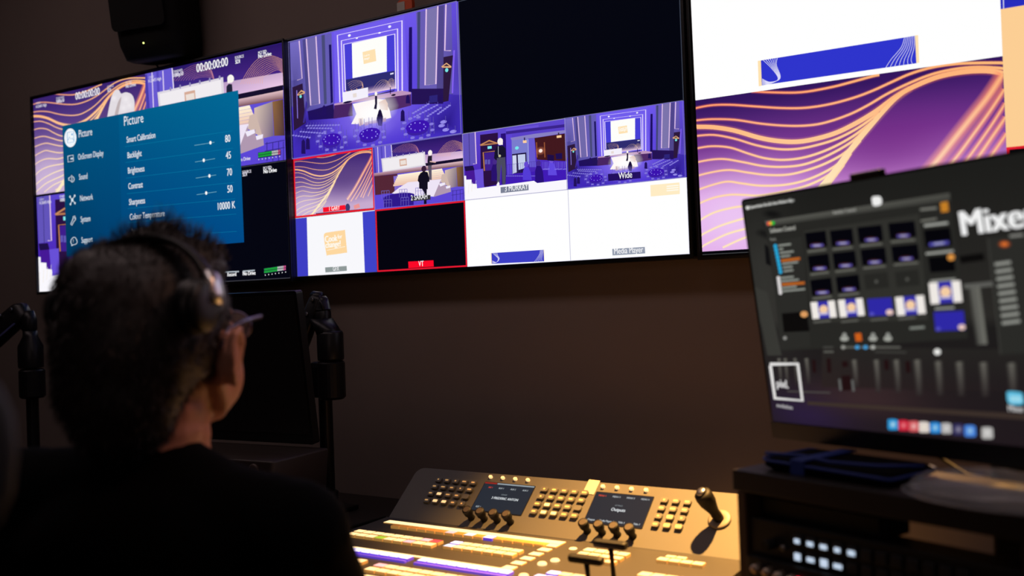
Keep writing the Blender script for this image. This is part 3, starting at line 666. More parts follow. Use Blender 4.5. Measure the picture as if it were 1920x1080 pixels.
for (a, b, k) in (((712, 461), (793, 448), (777, 450)), ((715, 528), (796, 514), (750, 521)), ((718, 593), (800, 580), (773, 584)), ((721, 660), (802, 648), (760, 653))):
    c.stroke([a, b], 2, (110, 176, 196), sm=False); c.ell(k, 4.6, 7.2, (250, 252, 252), n=16)
def ic(P, w=2.6, sm=False): c.stroke(P, w, (214, 226, 236), sm=sm)
for x, y in ((211, 515), (214, 596), (218, 681), (221, 765), (225, 848)): c.ell((x, y), 18, 28, (0, 50, 84, .55), soft=True)
ic([(200, 504), (222, 500), (223, 524), (201, 528), (200, 504)]); ic([(211, 515), (221, 513)], 6)
ic([(203, 592), (208, 591), (216, 581), (217, 611), (209, 601), (204, 602), (203, 592)]); ic([(220, 585), (226, 597), (221, 609)], sm=True)
for a in ((209, 668), (228, 664), (211, 698), (229, 694)): c.ell(a, 3.2, 5, (214, 226, 236), n=10); ic([a, (218, 681)])
c.ell((218, 681), 5, 7, (214, 226, 236), n=12)
ic([(212, 779), (221, 757), (222, 748), (229, 745), (226, 754), (230, 757), (231, 750), (232, 760), (225, 768), (216, 784), (212, 779)], 2.6)
ic([(214, 842), (220, 834), (228, 832), (235, 840), (238, 852), (232, 860), (222, 862), (216, 866), (216, 860), (212, 852), (214, 842)], 2.6, True); c.text('?', (221, 853), .011, TX, bold=.02)
c.build('settings_menu', P_TV, D1)

# ------------------------------------------------------------------ desk
M_desk = mat('desk_laminate', (40, 34, 32), .5, noise=.15, nscale=30)
M_steel = mat('brushed_steel', (150, 150, 155), .35, metal=1.)
desk = empty('control_desk', T(.4, -.45, 0), 'long dark control desk under the wall screens', 'desk')
box('desktop', M_desk, (0, 0, .725), (5.2, 1.0, .03), desk, bevel=.004)
for x in (-2.4, -.8, .12, 2.4): 
    MB().box((x, 0, .03), (.05, .8, .03), None, .006).box((x, 0, .38), (.05, .08, .66), None, .006).build('leg', M_blackm, desk)
box('modesty_panel', M_desk, (0, .42, .55), (5.0, .02, .3), desk)

# ------------------------------------------------------------------ vision mixer console
M_panel = mat('mixer_grey_panel', (80, 77, 73), .55, noise=.04, nscale=300)
M_deck = mat('mixer_deck', (52, 49, 46), .5, noise=.05, nscale=300)
M_dbody = mat('mixer_body_dark', (34, 32, 31), .5)
M_keyg = mat('grey_keycap', (88, 85, 79), .5)
M_cream = mat('lit_cream_key', (255, 212, 148), .5, emit=1.7)
M_creamd = mat('dim_lit_key', (180, 122, 56), .5, emit=.4)
M_leg = mat('lit_legend_dim', (232, 184, 112), .5, emit=.36); M_leg2 = mat('lit_legend_bright', (255, 214, 150), .5, emit=.9)
M_violet = mat('lit_violet_key', (222, 212, 255), .5, emit=1.8)
M_violetd = mat('violet_key_skirt', (96, 70, 220), .5, emit=.6)
M_red = mat('lit_red_key', (255, 70, 80), .5, emit=1.2)
M_pink = mat('lit_pink_key', (255, 190, 200), .5, emit=1.1)
M_green = mat('lit_green_key', (150, 200, 60), .5, emit=.7)
M_blueish = mat('lit_pale_blue_key', (200, 220, 255), .5, emit=1.1)
M_strip = mat('lit_label_strip', (255, 220, 160), .5, emit=1.6)
M_side = mat('key_skirt_amber', (196, 146, 76), .5, emit=.5)
M_knob = mat('knob_rubber', (12, 11, 10), .6, spec=.3)
X0, X1 = .645, 1.465
con = empty('vision_mixer', T(1.05, -.55, .7405), 'wide grey vision mixer console with lit keys and two small screens', 'mixer')
def W2(M): return con.matrix_world.inverted() @ M
bpy.context.view_layer.update()
IC = T(-1.05, .55, -.7405)                     # world -> console coordinates
MB().prism([(-.392, .745), (-.86, .745), (-.875, .765), (-.86, .80), (-.392, .812)], X0, X1, IC @ frame((0, 0, 0), (0, 1, 0), (0, 0, 1), (1, 0, 0))).build('deck', M_deck, con)
# raised back: rounded top corner at the left end
PA = math.atan2(.09, .11); PM = IC @ frame((0, -.39, .81), (1, 0, 0), (0, cos(PA), sin(PA)), (0, -sin(PA), cos(PA)))
def rounded_panel():
    P = [(X0+.003, 0), (X1, 0), (X1, .145)]
    for k in range(6): a = radians(90+90*k/5); P.append((X0+.022+.020*cos(a), .125+.020*sin(a)))
    return P
MB().prism(rounded_panel(), -.012, 0, PM).build('back_panel', M_panel, con)
MB().prism([(-.392, .744), (-.30, .744), (-.262, .76), (-.272, .885), (-.384, .796)], X0+.004, X1-.004, IC @ frame((0, 0, 0), (0, 1, 0), (0, 0, 1), (1, 0, 0))).build('back_housing', M_dbody, con)
MB().box((1.055, -.004, .003), (X1-X0, .005, .006), PM, .002).build('trim_lip', M_dbody, con)
def pbtn(x, e, w, h, t, m, name='button', lab=None):
    b = MB().prism([(x+a, e+c_) for a, c_ in rrect(w, h, min(w, h)*.28, 3)], 0, t, PM).build(name, m, con)
    if lab: b['label'] = lab
    return b
for x0, n, w in ((.725, 5, .0165), (.999, 5, .0165), (1.267, 3, .0150)):
    for j in range(4):
        for i in range(n):
            k_ = pbtn(x0+i*.0235, .112-j*.0193, w, .0118, .006, M_keyg)
            if (i, j) == (4, 2) and n == 5: continue
            big = (i, j) in ((1, 2), (1, 3), (2, 3))
            lw, lh = (.0115, .0065) if big else random.choice(((.0085, .0035), (.004, .0035), (.010, .0035)))
            MB().prism([(x0+i*.0235+a, .112-j*.0193+c_) for a, c_ in rrect(lw, lh, .001, 2)], .006, .0062, PM).build('legend', (M_leg2 if big and x0 < 1.2 else M_leg), k_)
for x0 in (.853, 1.126):
    for i in range(4): pbtn(x0+i*.0317, .1335, .0075, .0060, .005, M_leg2, 'soft_button')
for x0 in (.859, 1.133):
    for i in range(4):
        k = MB().lathe([(.0065, 0), (.0080, .001), (.0070, .004), (.0070, .012), (.0095, .015), (.0103, .027), (.0095, .029)], PM @ T(x0+i*.0323, .024, 0), 20).build('rotary_knob', M_knob, con)
        MB().cyl(.0070, .029, .0296, PM @ T(x0+i*.0323, .024, 0), 20, .0001).build('knob_cap', mat('knob_cap_brown', (64, 54, 44), .6), k)
P_LCD = picmat('lcd_picture', 1.0)
def lcd(x, e, w, h, lines, dark):
    O = Matrix(con.matrix_world) @ (PM @ Vector((x, e, .0012))); R3 = (con.matrix_world @ PM).to_3x3()
    pl = Plane(O, R3 @ Vector((1, 0, 0)), R3 @ Vector((0, -1, 0)), w, h)
    c = Canvas(pl); c.rect(0, 0, 1, 1, dark)
    for (t, u, v, hh, co, al) in lines: c.text(t, (u, v), hh, co, m=False, xs=.85, bold=.02, align=al)
    return c
for (x, w, lines) in ((.846, .125, [('3 FREDERIC ANTON', .55, .56, .0062, (226, 232, 236), 'CENTER'), ('SOURCE', .5, .41, .0032, (130, 140, 146), 'CENTER'), ('M/E 1', .16, .20, .0040, (230, 70, 50), 'CENTER'), ('AUX 1', .38, .20, .0040, (190, 198, 202), 'CENTER'), ('AUX 2', .62, .20, .0040, (190, 198, 202), 'CENTER'), ('AUX 3', .86, .20, .0040, (190, 198, 202), 'CENTER'), ('KEY 1', .12, .90, .0044, (190, 198, 202), 'CENTER')]),
                     (1.117, .124, [('Outputs', .5, .56, .0078, (230, 236, 240), 'CENTER'), ('SETTINGS', .48, .40, .0032, (130, 140, 146), 'CENTER'), ('MENU 1', .13, .13, .0042, (236, 80, 56), 'CENTER'), ('MENU 2', .38, .13, .0042, (190, 198, 202), 'CENTER'), ('MENU 3', .63, .13, .0042, (190, 198, 202), 'CENTER'), ('MENU 4', .88, .13, .0042, (190, 198, 202), 'CENTER'), ('Output', .11, .93, .0046, (206, 214, 218), 'CENTER'), ('Media Player 1', .38, .93, .0046, (206, 214, 218), 'CENTER'), ('Title 1', .64, .93, .0046, (206, 214, 218), 'CENTER'), ('Title 1', .90, .93, .0046, (206, 214, 218), 'CENTER')])):
    fr = MB().prism([(x+w/2+a, .082+b_) for a, b_ in rrect(w+.003, .078, .002, 2)], 0, .001, PM).build('small_screen', M_bezel, con)
    c = lcd(x, .1195, w, .075, lines, (38, 44, 54))
    if x < 1: c.rect(.26, .005, 1, .05, (150, 160, 166)); c.rect(0, .0, .25, .05, (150, 40, 30))
    bpy.context.view_layer.update(); c.build('picture', P_LCD, fr)
# joystick
j = MB().lathe([(.021, 0), (.022, .002), (.019, .004), (.012, .004)], PM @ T(1.385, .082, 0), 32).build('joystick', mat('joystick_ring', (110, 104, 96), .5), con)
MB().lathe([(.0095, .002), (.0100, .012), (.0092, .022), (.0120, .034), (.0155, .046), (.0165, .060), (.0155, .068), (.011, .0705), (.003, .071)], PM @ T(1.385, .082, 0) @ RX(-4) @ RY(-14), 28).build('joystick_handle', M_knob, j)
MB().lathe([(.0095, .0715), (.0098, .073), (.008, .076), (.002, .077)], PM @ T(1.385, .082, 0) @ RX(-4) @ RY(-14), 20).build('joystick_button', M_steel, j)
# the deck keys
nkey = [0]
def key(x, y, w, d, m, z0=.806, h=.012, name='key', bev=.0018):
    z = z0+(-.012*((-.392-y)/.468)); nkey[0] += 1
    o = MB().box((x, y, z+h/2), (w, d, h), IC, bev).build(name, m, con)
    o.data.materials.append(M_violetd if m is M_violet else M_side)
    for p in o.data.polygons: p.material_index = 0 if p.normal.z > .5 else 1
    return o
def keyrow(x0, x1, y, n, m, d=.0185, gap=.0016, pick={}, h=.012):
    p = (x1-x0)/n
    for i in range(n): key(x0+p*(i+.5), y, p-gap, d, pick.get(i, m), h=h)
def strip(x0, x1, y, d, m=None, h=.008): 
    o = key((x0+x1)/2, y, x1-x0, d, m or M_strip, h=h, name='label_strip'); return o
strip(.672, 1.11, -.425, .022); keyrow(.715, 1.09, -.455, 16, M_creamd, d=.018, pick={6: M_pink, 8: M_blueish, 10: M_violet})
keyrow(.672, .892, -.521, 9, M_cream, pick={7: M_pink, 8: M_red}); keyrow(.672, .892, -.543, 9, M_cream, pick={3: M_green, 6: M_pink})
keyrow(.912, 1.072, -.513, 7, M_cream, pick={0: M_violet}); keyrow(.912, 1.072, -.535, 7, M_cream, pick={0: M_blueish})
strip(.690, 1.11, -.608, .010)
for x0, x1, n in ((.695, .905, 9), (.925, 1.125, 9)):
    keyrow(x0, x1, -.630, n, M_violet, d=.020)
    p = (x1-x0)/n
    MB().box(((x0+x1)/2, -.6455, .805), (x1-x0, .007, .010), IC, .002).build('key_skirt', M_violetd, con)
keyrow(.74, .84, -.682, 4, M_pink, pick={2: M_cream, 3: M_cream}); keyrow(.87, 1.10, -.688, 9, M_cream, d=.018, pick={0: M_pink})
keyrow(.77, .84, -.712, 3, M_cream); keyrow(.87, 1.10, -.712, 9, M_cream, d=.018)
strip(.87, 1.13, -.738, .012)
for i in range(6): key(1.098, -.445-i*.030, .024, .020, M_strip, h=.008, name='label_strip')
def rbtn(x, y, m=M_cream, r=.0085): return MB().cyl(r, .801, .812, IC @ T(x, y, 0), 20, .002).build('round_button', m, con)
for x, y in ((1.142, -.445), (1.150, -.525), (1.140, -.553), (1.150, -.630), (1.16, -.66)): rbtn(x, y)
keyrow(1.172, 1.262, -.455, 4, M_cream, d=.020, pick={0: M_strip}); keyrow(1.172, 1.262, -.480, 4, M_cream, d=.018); keyrow(1.195, 1.262, -.505, 3, M_cream, d=.016)
keyrow(1.318, 1.405, -.455, 4, M_cream, d=.018); keyrow(1.325, 1.365, -.436, 2, M_cream, d=.012)
keyrow(1.325, 1.44, -.545, 5, M_cream, d=.022); keyrow(1.33, 1.44, -.572, 5, M_cream, d=.020); keyrow(1.18, 1.25, -.60, 3, M_cream, pick={0: M_violet}); keyrow(1.17, 1.25, -.625, 4, M_violet, d=.016)
def tbar(x, y, lean):
    M = IC @ T(x, y, .80)
    t = MB().box((0, 0, .004), (.012, .11, .006), M, .002).build('fader_slot', M_bezel, con)
    A = M @ RX(lean)
    t2 = MB().tube([(0, 0, 0), (0, 0, .035), (0, 0, .062)], [.0042, .0036, .0046], 12, A).build('fader_lever', M_knob, con)
    MB().box((0, 0, .066), (.062, .016, .013), A, .006).build('fader_handle', M_knob, t2)
tbar(1.290, -.568, 8); tbar(1.297, -.663, 10)
tape = MB().box((0, 0, 0), (.026, .036, .0006), con.matrix_world @ PM @ T(1.100, .131, .0008) @ RZ(-2), .0001).build('paper_tape', mat('white_tape', (176, 168, 156), .8), None)
tag(tape, 'strip of white paper tape stuck on the top edge of the mixer back panel', 'tape')

# ------------------------------------------------------------------ equipment riser at the right
YA = -21.
RM = T(1.5673, -.7182, 0) @ RZ(YA)              # u along the front, v away, z up
M_rise = mat('dark_brown_board', (22, 15, 12), .55, noise=.2, nscale=20)
M_edge = mat('board_edge_brown', (60, 40, 24), .6)
ri = empty('desk_riser', RM @ T(.21, .15, .7405), 'dark wooden riser shelf on the desk below the large right monitor', 'shelf')
RI = T(-.21, -.15, -.7405)
box('top_board', M_rise, (.215, .085, 1.0165), (.45, .17, .029), ri, None, .002).data.transform(RI)
def ribox(name, m, c, d, bev=.002):
    o = box(name, m, c, d, ri, None, bev); o.data.transform(RI); return o
ribox('side_panel', M_edge, (.0045, .085, .871), (.015, .17, .2605)); ribox('side_panel', M_rise, (.398, .085, .871), (.018, .17, .2605))
# devices inside it
def dev(name, label, cat, at, group=None): 
    t = empty(name, RM @ T(*at), label, cat, group); t['_at'] = at; bpy.context.view_layer.update(); return t
def dbox(t, name, m, c, d, bev=.002, rot=None):
    at = t['_at']; return MB().box((0, 0, 0), d, T(c[0]-at[0], c[1]-at[1], c[2]-at[2]) @ (rot or Matrix()), bev).build(name, m, t)
D1_ = dev('intercom_panel', 'black rack panel with two rows of white lit buttons, inside the riser', 'rack panel', (.20, .12, .92))
dbox(D1_, 'case', M_blackp, (.2005, .03, .9435), (.372, .05, .049))
M_white = mat('lit_white_button', (206, 226, 248), .5, emit=.85); M_off = mat('unlit_button', (24, 26, 32), .5)
for r_, (z, sizes) in enumerate(((.9505, [(.008, .006), (.0095, .006), (.010, .006), (.008, .006), (.010, .0065)]), (.9300, [(.0095, .0095), (.011, .006), (.0105, .0100), (.012, .006)]))):
    for i in range(12):
        lit = i < len(sizes); w_, h_ = sizes[i] if lit else (.010, .008)
        dbox(D1_, 'button', M_off, (.0955+i*.0205, .0035, z), (.0145, .004, .0145), .0015)
        if lit: dbox(D1_, 'lit_legend', M_white, (.0955+i*.0205, .0010, z-.001), (w_, .002, h_), .0008)
MB().cyl(.007, 0, .016, T(.053-.20, .004-.12, .938-.92) @ RX(90), 20).build('volume_knob', M_knob, D1_)
MB().cyl(.004, 0, .005, T(.072-.20, .004-.12, .936-.92) @ RX(90), 16).build('socket', M_steel, D1_)
D2_ = dev('audio_monitor_unit', 'rack unit with a row of small knobs and one red light, low in the riser', 'rack panel', (.20, .12, .7405))
dbox(D2_, 'case', M_blackp, (.2005, .045, .8295), (.372, .10, .176))
for i in range(9):
    MB().lathe([(.0065, 0), (.0062, .010), (.005, .013)], T(.036+i*.019-.20, -.005-.12, .904-.7405-.001*i) @ RX(90), 16).build('knob', mat('gold_lit_metal', (190, 170, 150), .35, metal=.8), D2_)
for i in range(5):
    MB().cyl(.006, 0, .004, T(.05+i*.045-.20, -.005-.12, .875-.7405) @ RX(90), 16).build('socket', M_steel, D2_)
MB().cyl(.0045, 0, .003, T(.101-.20, -.005-.12, .9005-.7405) @ RX(90), 16).build('indicator_light', mat('red_led', (255, 20, 50), .4, emit=2.5), D2_)
D3_ = dev('black_equipment_box', 'plain black box on top of the lit button panel inside the riser', 'device', (.118, .14, .9685))
dbox(D3_, 'case', M_bezel, (.118, .045, .9845), (.196, .05, .031), .003)
dbox(D3_, 'front_lip', M_blackp, (.118, .0185, .9845), (.18, .003, .022), .001)

# things on the riser
pz = 1.0315
po = dev('folded_pouch', 'dark folded pouch with blue edging and a blue strap, on the riser left end', 'pouch', (.12, .08, pz))
MB().loft([[(x, y, z) for x, y in rrect(w_, d_, .012, 4)] for w_, d_, z in ((.18, .10, .001), (.195, .112, .006), (.195, .112, .011), (.18, .10, .017))], T(0, 0, 0)).build('body', mat('black_nylon', (5, 5, 6), .95, spec=.1, bump=.4, nscale=500), po)
M_bl = mat('blue_webbing', (22, 46, 120), .7, noise=.2, nscale=400)
MB().tube([(x, y, .0125+.004*sin(x*40)) for x, y in rrect(.196, .114, .012, 4)], .0022, 8, None, True).build('edging', M_bl, po)
MB().tube([(-.095, -.05, .022), (-.05, -.03, .021), (.0, -.035, .0185), (.06, -.02, .0185), (.1, .02, .018)], [.0026]*5, 8).build('cord', M_bl, po)
MB().box((-.035, -.0585, .010), (.022, .003, .020), None, .001).box((-.035, 0, .0195), (.022, .118, .003), None, .001).build('strap', M_bl, po)
bag = dev('clear_domed_cover', 'clear plastic domed cover lying on the riser right of the pouch', 'plastic cover', (.338, .055, pz))
rings = []
for i in range(9):
    a = radians(90*i/8.3); r_ = cos(a)
    rings.append([(.112*r_*cos(t)*(1+.03*sin(3*t+i)), .070*r_*sin(t)*(1+.04*sin(5*t)), .001+.032*sin(a)+.0015*sin(4*t+i*2)) for t in [2*pi*k/36 for k in range(36)]])
MB().loft(rings).build('dome', mat('clear_plastic', (226, 226, 230), .18, trans=.0, alpha=.22, spec=.9), bag)
MB().tube([(.113*cos(t), .071*sin(t), .0022) for t in [2*pi*k/36 for k in range(36)]], .002, 8, None, True).build('rim', mat('clear_rim', (200, 200, 205), .2, alpha=.22), bag)

# ------------------------------------------------------------------ right monitor
MR = Euler((.1144, -.0193, -.4814), 'XYZ').to_matrix()
PM3 = Plane((1.54797, -.59987, 1.41426), MR @ Vector((1, 0, 0)), MR @ Vector((0, 0, -1)), .5976, .3362)
mt = empty('desktop_monitor', frame(PM3.O+PM3.ex*.2988+PM3.ey*.1681, PM3.ex, PM3.n*-1, PM3.ey*-1), 'large desktop monitor at right showing a dark desktop and mixer software', 'monitor')
bpy.context.view_layer.update()
MB().prism(rrect(.606, .366, .006), 0, .018, T(0, .0005, -.0115) @ RX(90) @ T(0, 0, -.018)).build('housing', M_bezel, mt)
MB().prism(rrect(.36, .22, .04), 0, .03, T(0, .018, -.0) @ RX(90) @ T(0, 0, -.03)).build('rear_cover', M_blackp, mt)
MB().box((0, 0, 0), (.604, .004, .024), T(0, -.001, -.1805)).build('chin_bezel', M_blackp, mt)
MB().box((-.064, -.002, .1745), (.05, .012, .009), None, .003).build('webcam', M_bezel, mt)
Wi = mt.matrix_world.inverted()
MB().box((0, 0, 0), (.10, .03, .46), Wi @ RM @ T(.30, .215, .975), .006).build('stand_neck', M_blackp, mt)
MB().box((0, 0, 0), (.26, .13, .010), Wi @ RM @ T(.30, .245, .746), .004).build('stand_foot', M_blackp, mt)
b = MB(); b.tube([Wi @ RM @ Vector(p) for p in ((.14, .19, 1.09), (.17, .20, 1.05), (.22, .20, 1.025), (.26, .21, 1.02))], .0028, 8); b.build('cable', M_blackp, mt)

c = Canvas(PM3, base=(1380, 280), scale=1.863)
def bgm(u, v):
    a = line((30, 30, 28), (46, 44, 41), min(1, v*1.6)) if v < .55 else line((30, 29, 28), (34, 26, 30), (v-.55)/.45)
    g = math.exp(-((u-.04)**2/.01+(v-.35)**2/.12)); a = line(a, (66, 66, 62), g*.5)
    g = math.exp(-((u-.12)**2/.02+(v-.95)**2/.01)); a = line(a, (44, 30, 70), g*.8)
    g = math.exp(-((u-.3)**2/.03+(v-.86)**2/.006)); a = line(a, (64, 44, 46), g*.8)
    return a
c.field(bgm, 30, 24)
for i in range(9):                                 # foliage and the building of the wallpaper
    random.seed(i); c.ell((60+random.random()*240, 215+random.random()*90), 30, 18, (10, 10, 12, .8), soft=True)
c.poly([(55, 480), (110, 500), (160, 720), (110, 720)], (58, 58, 54)); c.poly([(100, 330), (118, 345), (150, 420), (105, 400)], (16, 16, 18))
c.quad([(300, 690), (1100, 700), (1100, 850), (300, 830)], [(40, 38, 36), (38, 36, 34), (34, 28, 30), (44, 34, 34)])
for x, y0, y1, w in ((150, 730, 830, 16), (172, 730, 830, 16), (206, 730, 820, 16), (246, 730, 820, 18), (413, 735, 830, 22), (490, 735, 850, 24), (560, 735, 850, 26), (633, 735, 860, 30), (706, 740, 860, 30), (780, 742, 862, 32), (864, 744, 864, 34), (962, 746, 866, 36), (1060, 748, 870, 38)):
    c.stroke([(x, y0), (x+5, (y0+y1)/2), (x+8, y1)], w, (112, 110, 102), c2=(48, 42, 42), soft=True)
for x, w, y0, y1 in ((272, 12, 735, 780), (324, 14, 730, 780), (385, 30, 790, 842), (380, 20, 740, 760), (525, 16, 735, 770), (600, 16, 740, 780)): c.stroke([(x, y0), (x+3, y1)], w, (34, 16, 18), sm=False)
c.poly([(250, 880), (1100, 930), (1100, 950), (250, 892)], (62, 50, 44)); c.stroke([(180, 845), (330, 850)], 5, (76, 72, 70), sm=False)
for p in ((367, 842), (412, 845)): c.stroke([(p[0]-5, p[1]-40), p], 12, (110, 112, 110), soft=True)
c.ly += 1
c.stroke([(38, 205), (205, 178)], 6, (150, 152, 148), sm=False); c.ell((42, 204), 7, 7, (215, 215, 210), n=12)
c.text('System Studio  File  Edit  View  Window  Help', (52, 207), .0052, (215, 215, 210), xs=.62, bold=.02, rot=-.0)
# software window
c.poly([(102, 250), (748, 152), (812, 660), (165, 705)], (40, 40, 37)); c.quad([(102, 250), (748, 152), (750, 178), (106, 270)], [(92, 92, 86), (84, 84, 78), (58, 58, 54), (62, 62, 58)])
for x, y, co in ((115, 259, (240, 90, 70)), (123, 258, (240, 180, 60)), (131, 257, (40, 190, 60))): c.ell((x, y), 6, 7, co, n=12)
c.text('Switcher Control', (340, 227), .0050, (160, 160, 154), xs=.8, bold=.03); c.text('Software Control', (121, 292), .0068, (178, 178, 170), xs=.74, bold=.03)
c.text('Media', (121, 320), .0045, (130, 130, 124), xs=.8, bold=.02)
c.poly([(118, 322), (232, 305), (262, 690), (158, 700)], (44, 44, 41)); c.poly([(240, 285), (640, 225), (672, 596), (270, 605)], (50, 50, 46))
for i in range(8): c.ell((139+i*2.6, 338+i*12.8), 6.5, 7.5, (40, 170, 220), n=12)
for i in range(6): c.ell((150+i*1.4, 449+i*10.4), 6.5, 6.5, (226, 222, 222), n=12)
for i, w_ in enumerate((44, 14, 48, 34, 0, 56, 34, 34)):
    y = 336+i*12.8
    if w_: c.stroke([(150+i*2.6, y), (150+i*2.6+w_, y-w_*.12)], 6, (150, 154, 146), sm=False)
c.stroke([(160, 389), (226, 381)], 9, (196, 104, 34), sm=False)
for i, w_ in enumerate((46, 62, 0, 52, 80)):
    y = 449+i*11.6
    if w_: c.stroke([(158+i*1.4, y), (158+i*1.4+w_, y-w_*.1)], 6, (150, 154, 146), sm=False)
c.stroke([(162, 472), (242, 466)], 9, (196, 104, 34), sm=False)
for j, row in enumerate(([(243, 292), (330, 284), (426, 272), (534, 258)], [(253, 372), (340, 362), (438, 350), (545, 338)], [(262, 456), (352, 445)])):
    for (x, y) in row:
        w_ = 72+(x-243)*.07; h_ = 56
        c.poly([(x, y), (x+w_, y-9), (x+w_+7, y+h_-9), (x+7, y+h_)], (5, 5, 12))
        cx, cy = x+w_*.55+3, y+h_-13
        c.ell((cx, cy), 29, 10, (150, 80, 60, .6), soft=True); c.stroke([(cx-22, cy+2), (cx+22, cy-1)], 13, (92, 88, 190), sm=False, soft=True); c.stroke([(cx-12, cy+1), (cx+12, cy-0)], 8, (190, 190, 230), sm=False, soft=True)
        c.stroke([(x+10, y+h_+9), (x+w_+2, y+h_+1)], 6, (108, 108, 100), sm=False)
for x, y in ((450, 436), (558, 428)): c.poly([(x, y), (x+82, y-9), (x+89, y+46), (x+7, y+53)], (40, 40, 37)); c.ell((x+44, y+25), 8, 8, (110, 110, 104, .9), soft=True)
def poster(x, y, w_, h_, big=False):
    c.poly([(x, y), (x+w_, y-h_*.12), (x+w_+8, y+h_*.88), (x+8, y+h_)], (56, 50, 176))
    for a in (0, .72): c.poly([(x+w_*a, y-h_*.12*a), (x+w_*(a+.28), y-h_*.12*(a+.28)), (x+w_*(a+.28)+8, y+h_*(1-.12*(a+.28))), (x+w_*a+8, y+h_*(1-.12*a))], (250, 244, 238))
    c.ell((x+w_*.5+4, y+h_*.42), h_*.26, h_*.26, (255, 214, 170), n=14); c.stroke([(x+w_*.3+4, y+h_*.70), (x+w_*.7+4, y+h_*.66)], 7, (206, 200, 236), sm=False)
poster(264, 534, 84, 58); poster(360, 526, 86, 60)
def blue(x, y, w_, h_): c.poly([(x, y), (x+w_, y-5), (x+w_+6, y+h_-5), (x+6, y+h_)], (48, 42, 172)); c.ell((x+w_-6, y+h_-14), 13, 10, (240, 206, 196), n=14); c.ell((x+16, y+h_-8), 8, 6, (90, 86, 200), n=10)
blue(463, 522, 84, 60); poster(560, 516, 100, 64)
for x, y in ((275, 600), (372, 598), (475, 592), (572, 588)): c.stroke([(x, y+4), (x+60, y-2)], 6, (96, 96, 90), sm=False)
c.stroke([(648, 210), (706, 204)], 12, (140, 140, 132), sm=False, soft=True); c.poly([(718, 186), (744, 181), (748, 216), (722, 220)], (204, 132, 40))
c.stroke([(650, 250), (706, 242)], 7, (120, 120, 112), sm=False); c.stroke([(662, 266), (745, 256)], 12, (196, 198, 190), sm=False, soft=True)
c.poly([(660, 282), (752, 272), (760, 334), (668, 342)], (5, 5, 10)); c.stroke([(680, 332), (748, 324)], 17, (96, 90, 200), sm=False, soft=True); c.stroke([(696, 330), (732, 326)], 10, (190, 190, 232), sm=False, soft=True)
c.stroke([(668, 364), (765, 354)], 11, (190, 192, 184), sm=False, soft=True); c.poly([(676, 376), (766, 368), (772, 424), (684, 430)], (6, 6, 9)); c.ell((756, 376), 13, 12, (226, 152, 70), n=14)
c.stroke([(684, 460), (772, 452)], 11, (170, 172, 164), sm=False, soft=True); poster(678, 466, 110, 74); c.stroke([(700, 556), (768, 552)], 10, (176, 178, 172), sm=False, soft=True)
blue(696, 568, 104, 66); c.stroke([(612, 624), (664, 620)], 12, (150, 156, 148), sm=False, soft=True)
c.poly([(165, 572), (252, 565), (262, 634), (172, 638)], (12, 11, 11)); c.ell((243, 575), 13, 11, (230, 164, 100), n=14); c.ell((176, 658), 7, 7, (140, 140, 136), n=10)
for x in (384, 484, 536): c.ell((x, 660), 15, 9, (170, 172, 164), n=14); c.ell((x, 648), 8, 9, (150, 152, 146), n=12)
c.poly([(420, 642), (442, 640), (446, 668), (424, 670)], (214, 100, 28))
for a, b_, co in (((378, 690), (580, 690), (100, 100, 94)), ((310, 690), (345, 690), (70, 70, 66)), ((312, 706), (346, 706), (96, 96, 90)), ((490, 706), (600, 708), (64, 64, 60))): c.stroke([a, b_], 6, co, sm=False)
for x, co in ((380, (150, 150, 144)), (429, (70, 160, 220)), (458, (70, 160, 220)), (484, (180, 182, 176))): c.ell((x, 690), 8, 7, co, n=12)
c.ell((709, 706), 12, 11, (244, 244, 240), n=16); c.poly(smooth_pts([(480, 172), (484, 165), (505, 163), (514, 172), (512, 192), (486, 196), (480, 172)], 4), (250, 250, 248))
c.text('Mixer', (792, 301), .0300, (252, 252, 252), xs=.98, bold=.035, rot=.03)
# panel at the far right
c.poly([(886, 310), (1100, 285), (1180, 700), (930, 715)], (44, 44, 41)); c.stroke([(886, 310), (930, 715)], 4, (64, 64, 60), sm=False); c.poly([(785, 372), (870, 360), (876, 386), (792, 398)], (12, 11, 11))
c.quad([(800, 470), (900, 460), (905, 476), (806, 486)], [(96, 96, 92)]*4); c.stroke([(836, 480), (848, 560), (866, 680)], 44, (104, 104, 98), soft=True); c.stroke([(852, 480), (864, 570), (878, 680)], 18, (120, 120, 112), soft=True)
c.ell((944, 330), 24, 14, (220, 100, 34, .95), soft=True); c.ell((944, 330), 12, 6, (236, 120, 50), n=12); c.stroke([(962, 302), (1010, 297)], 14, (150, 150, 144), sm=False, soft=True)
for i in range(9): c.stroke([(910+i*3.2, 401+i*25.6), (966+i*4.2, 393+i*25.6)], 17, (170, 172, 164), sm=False, soft=True)
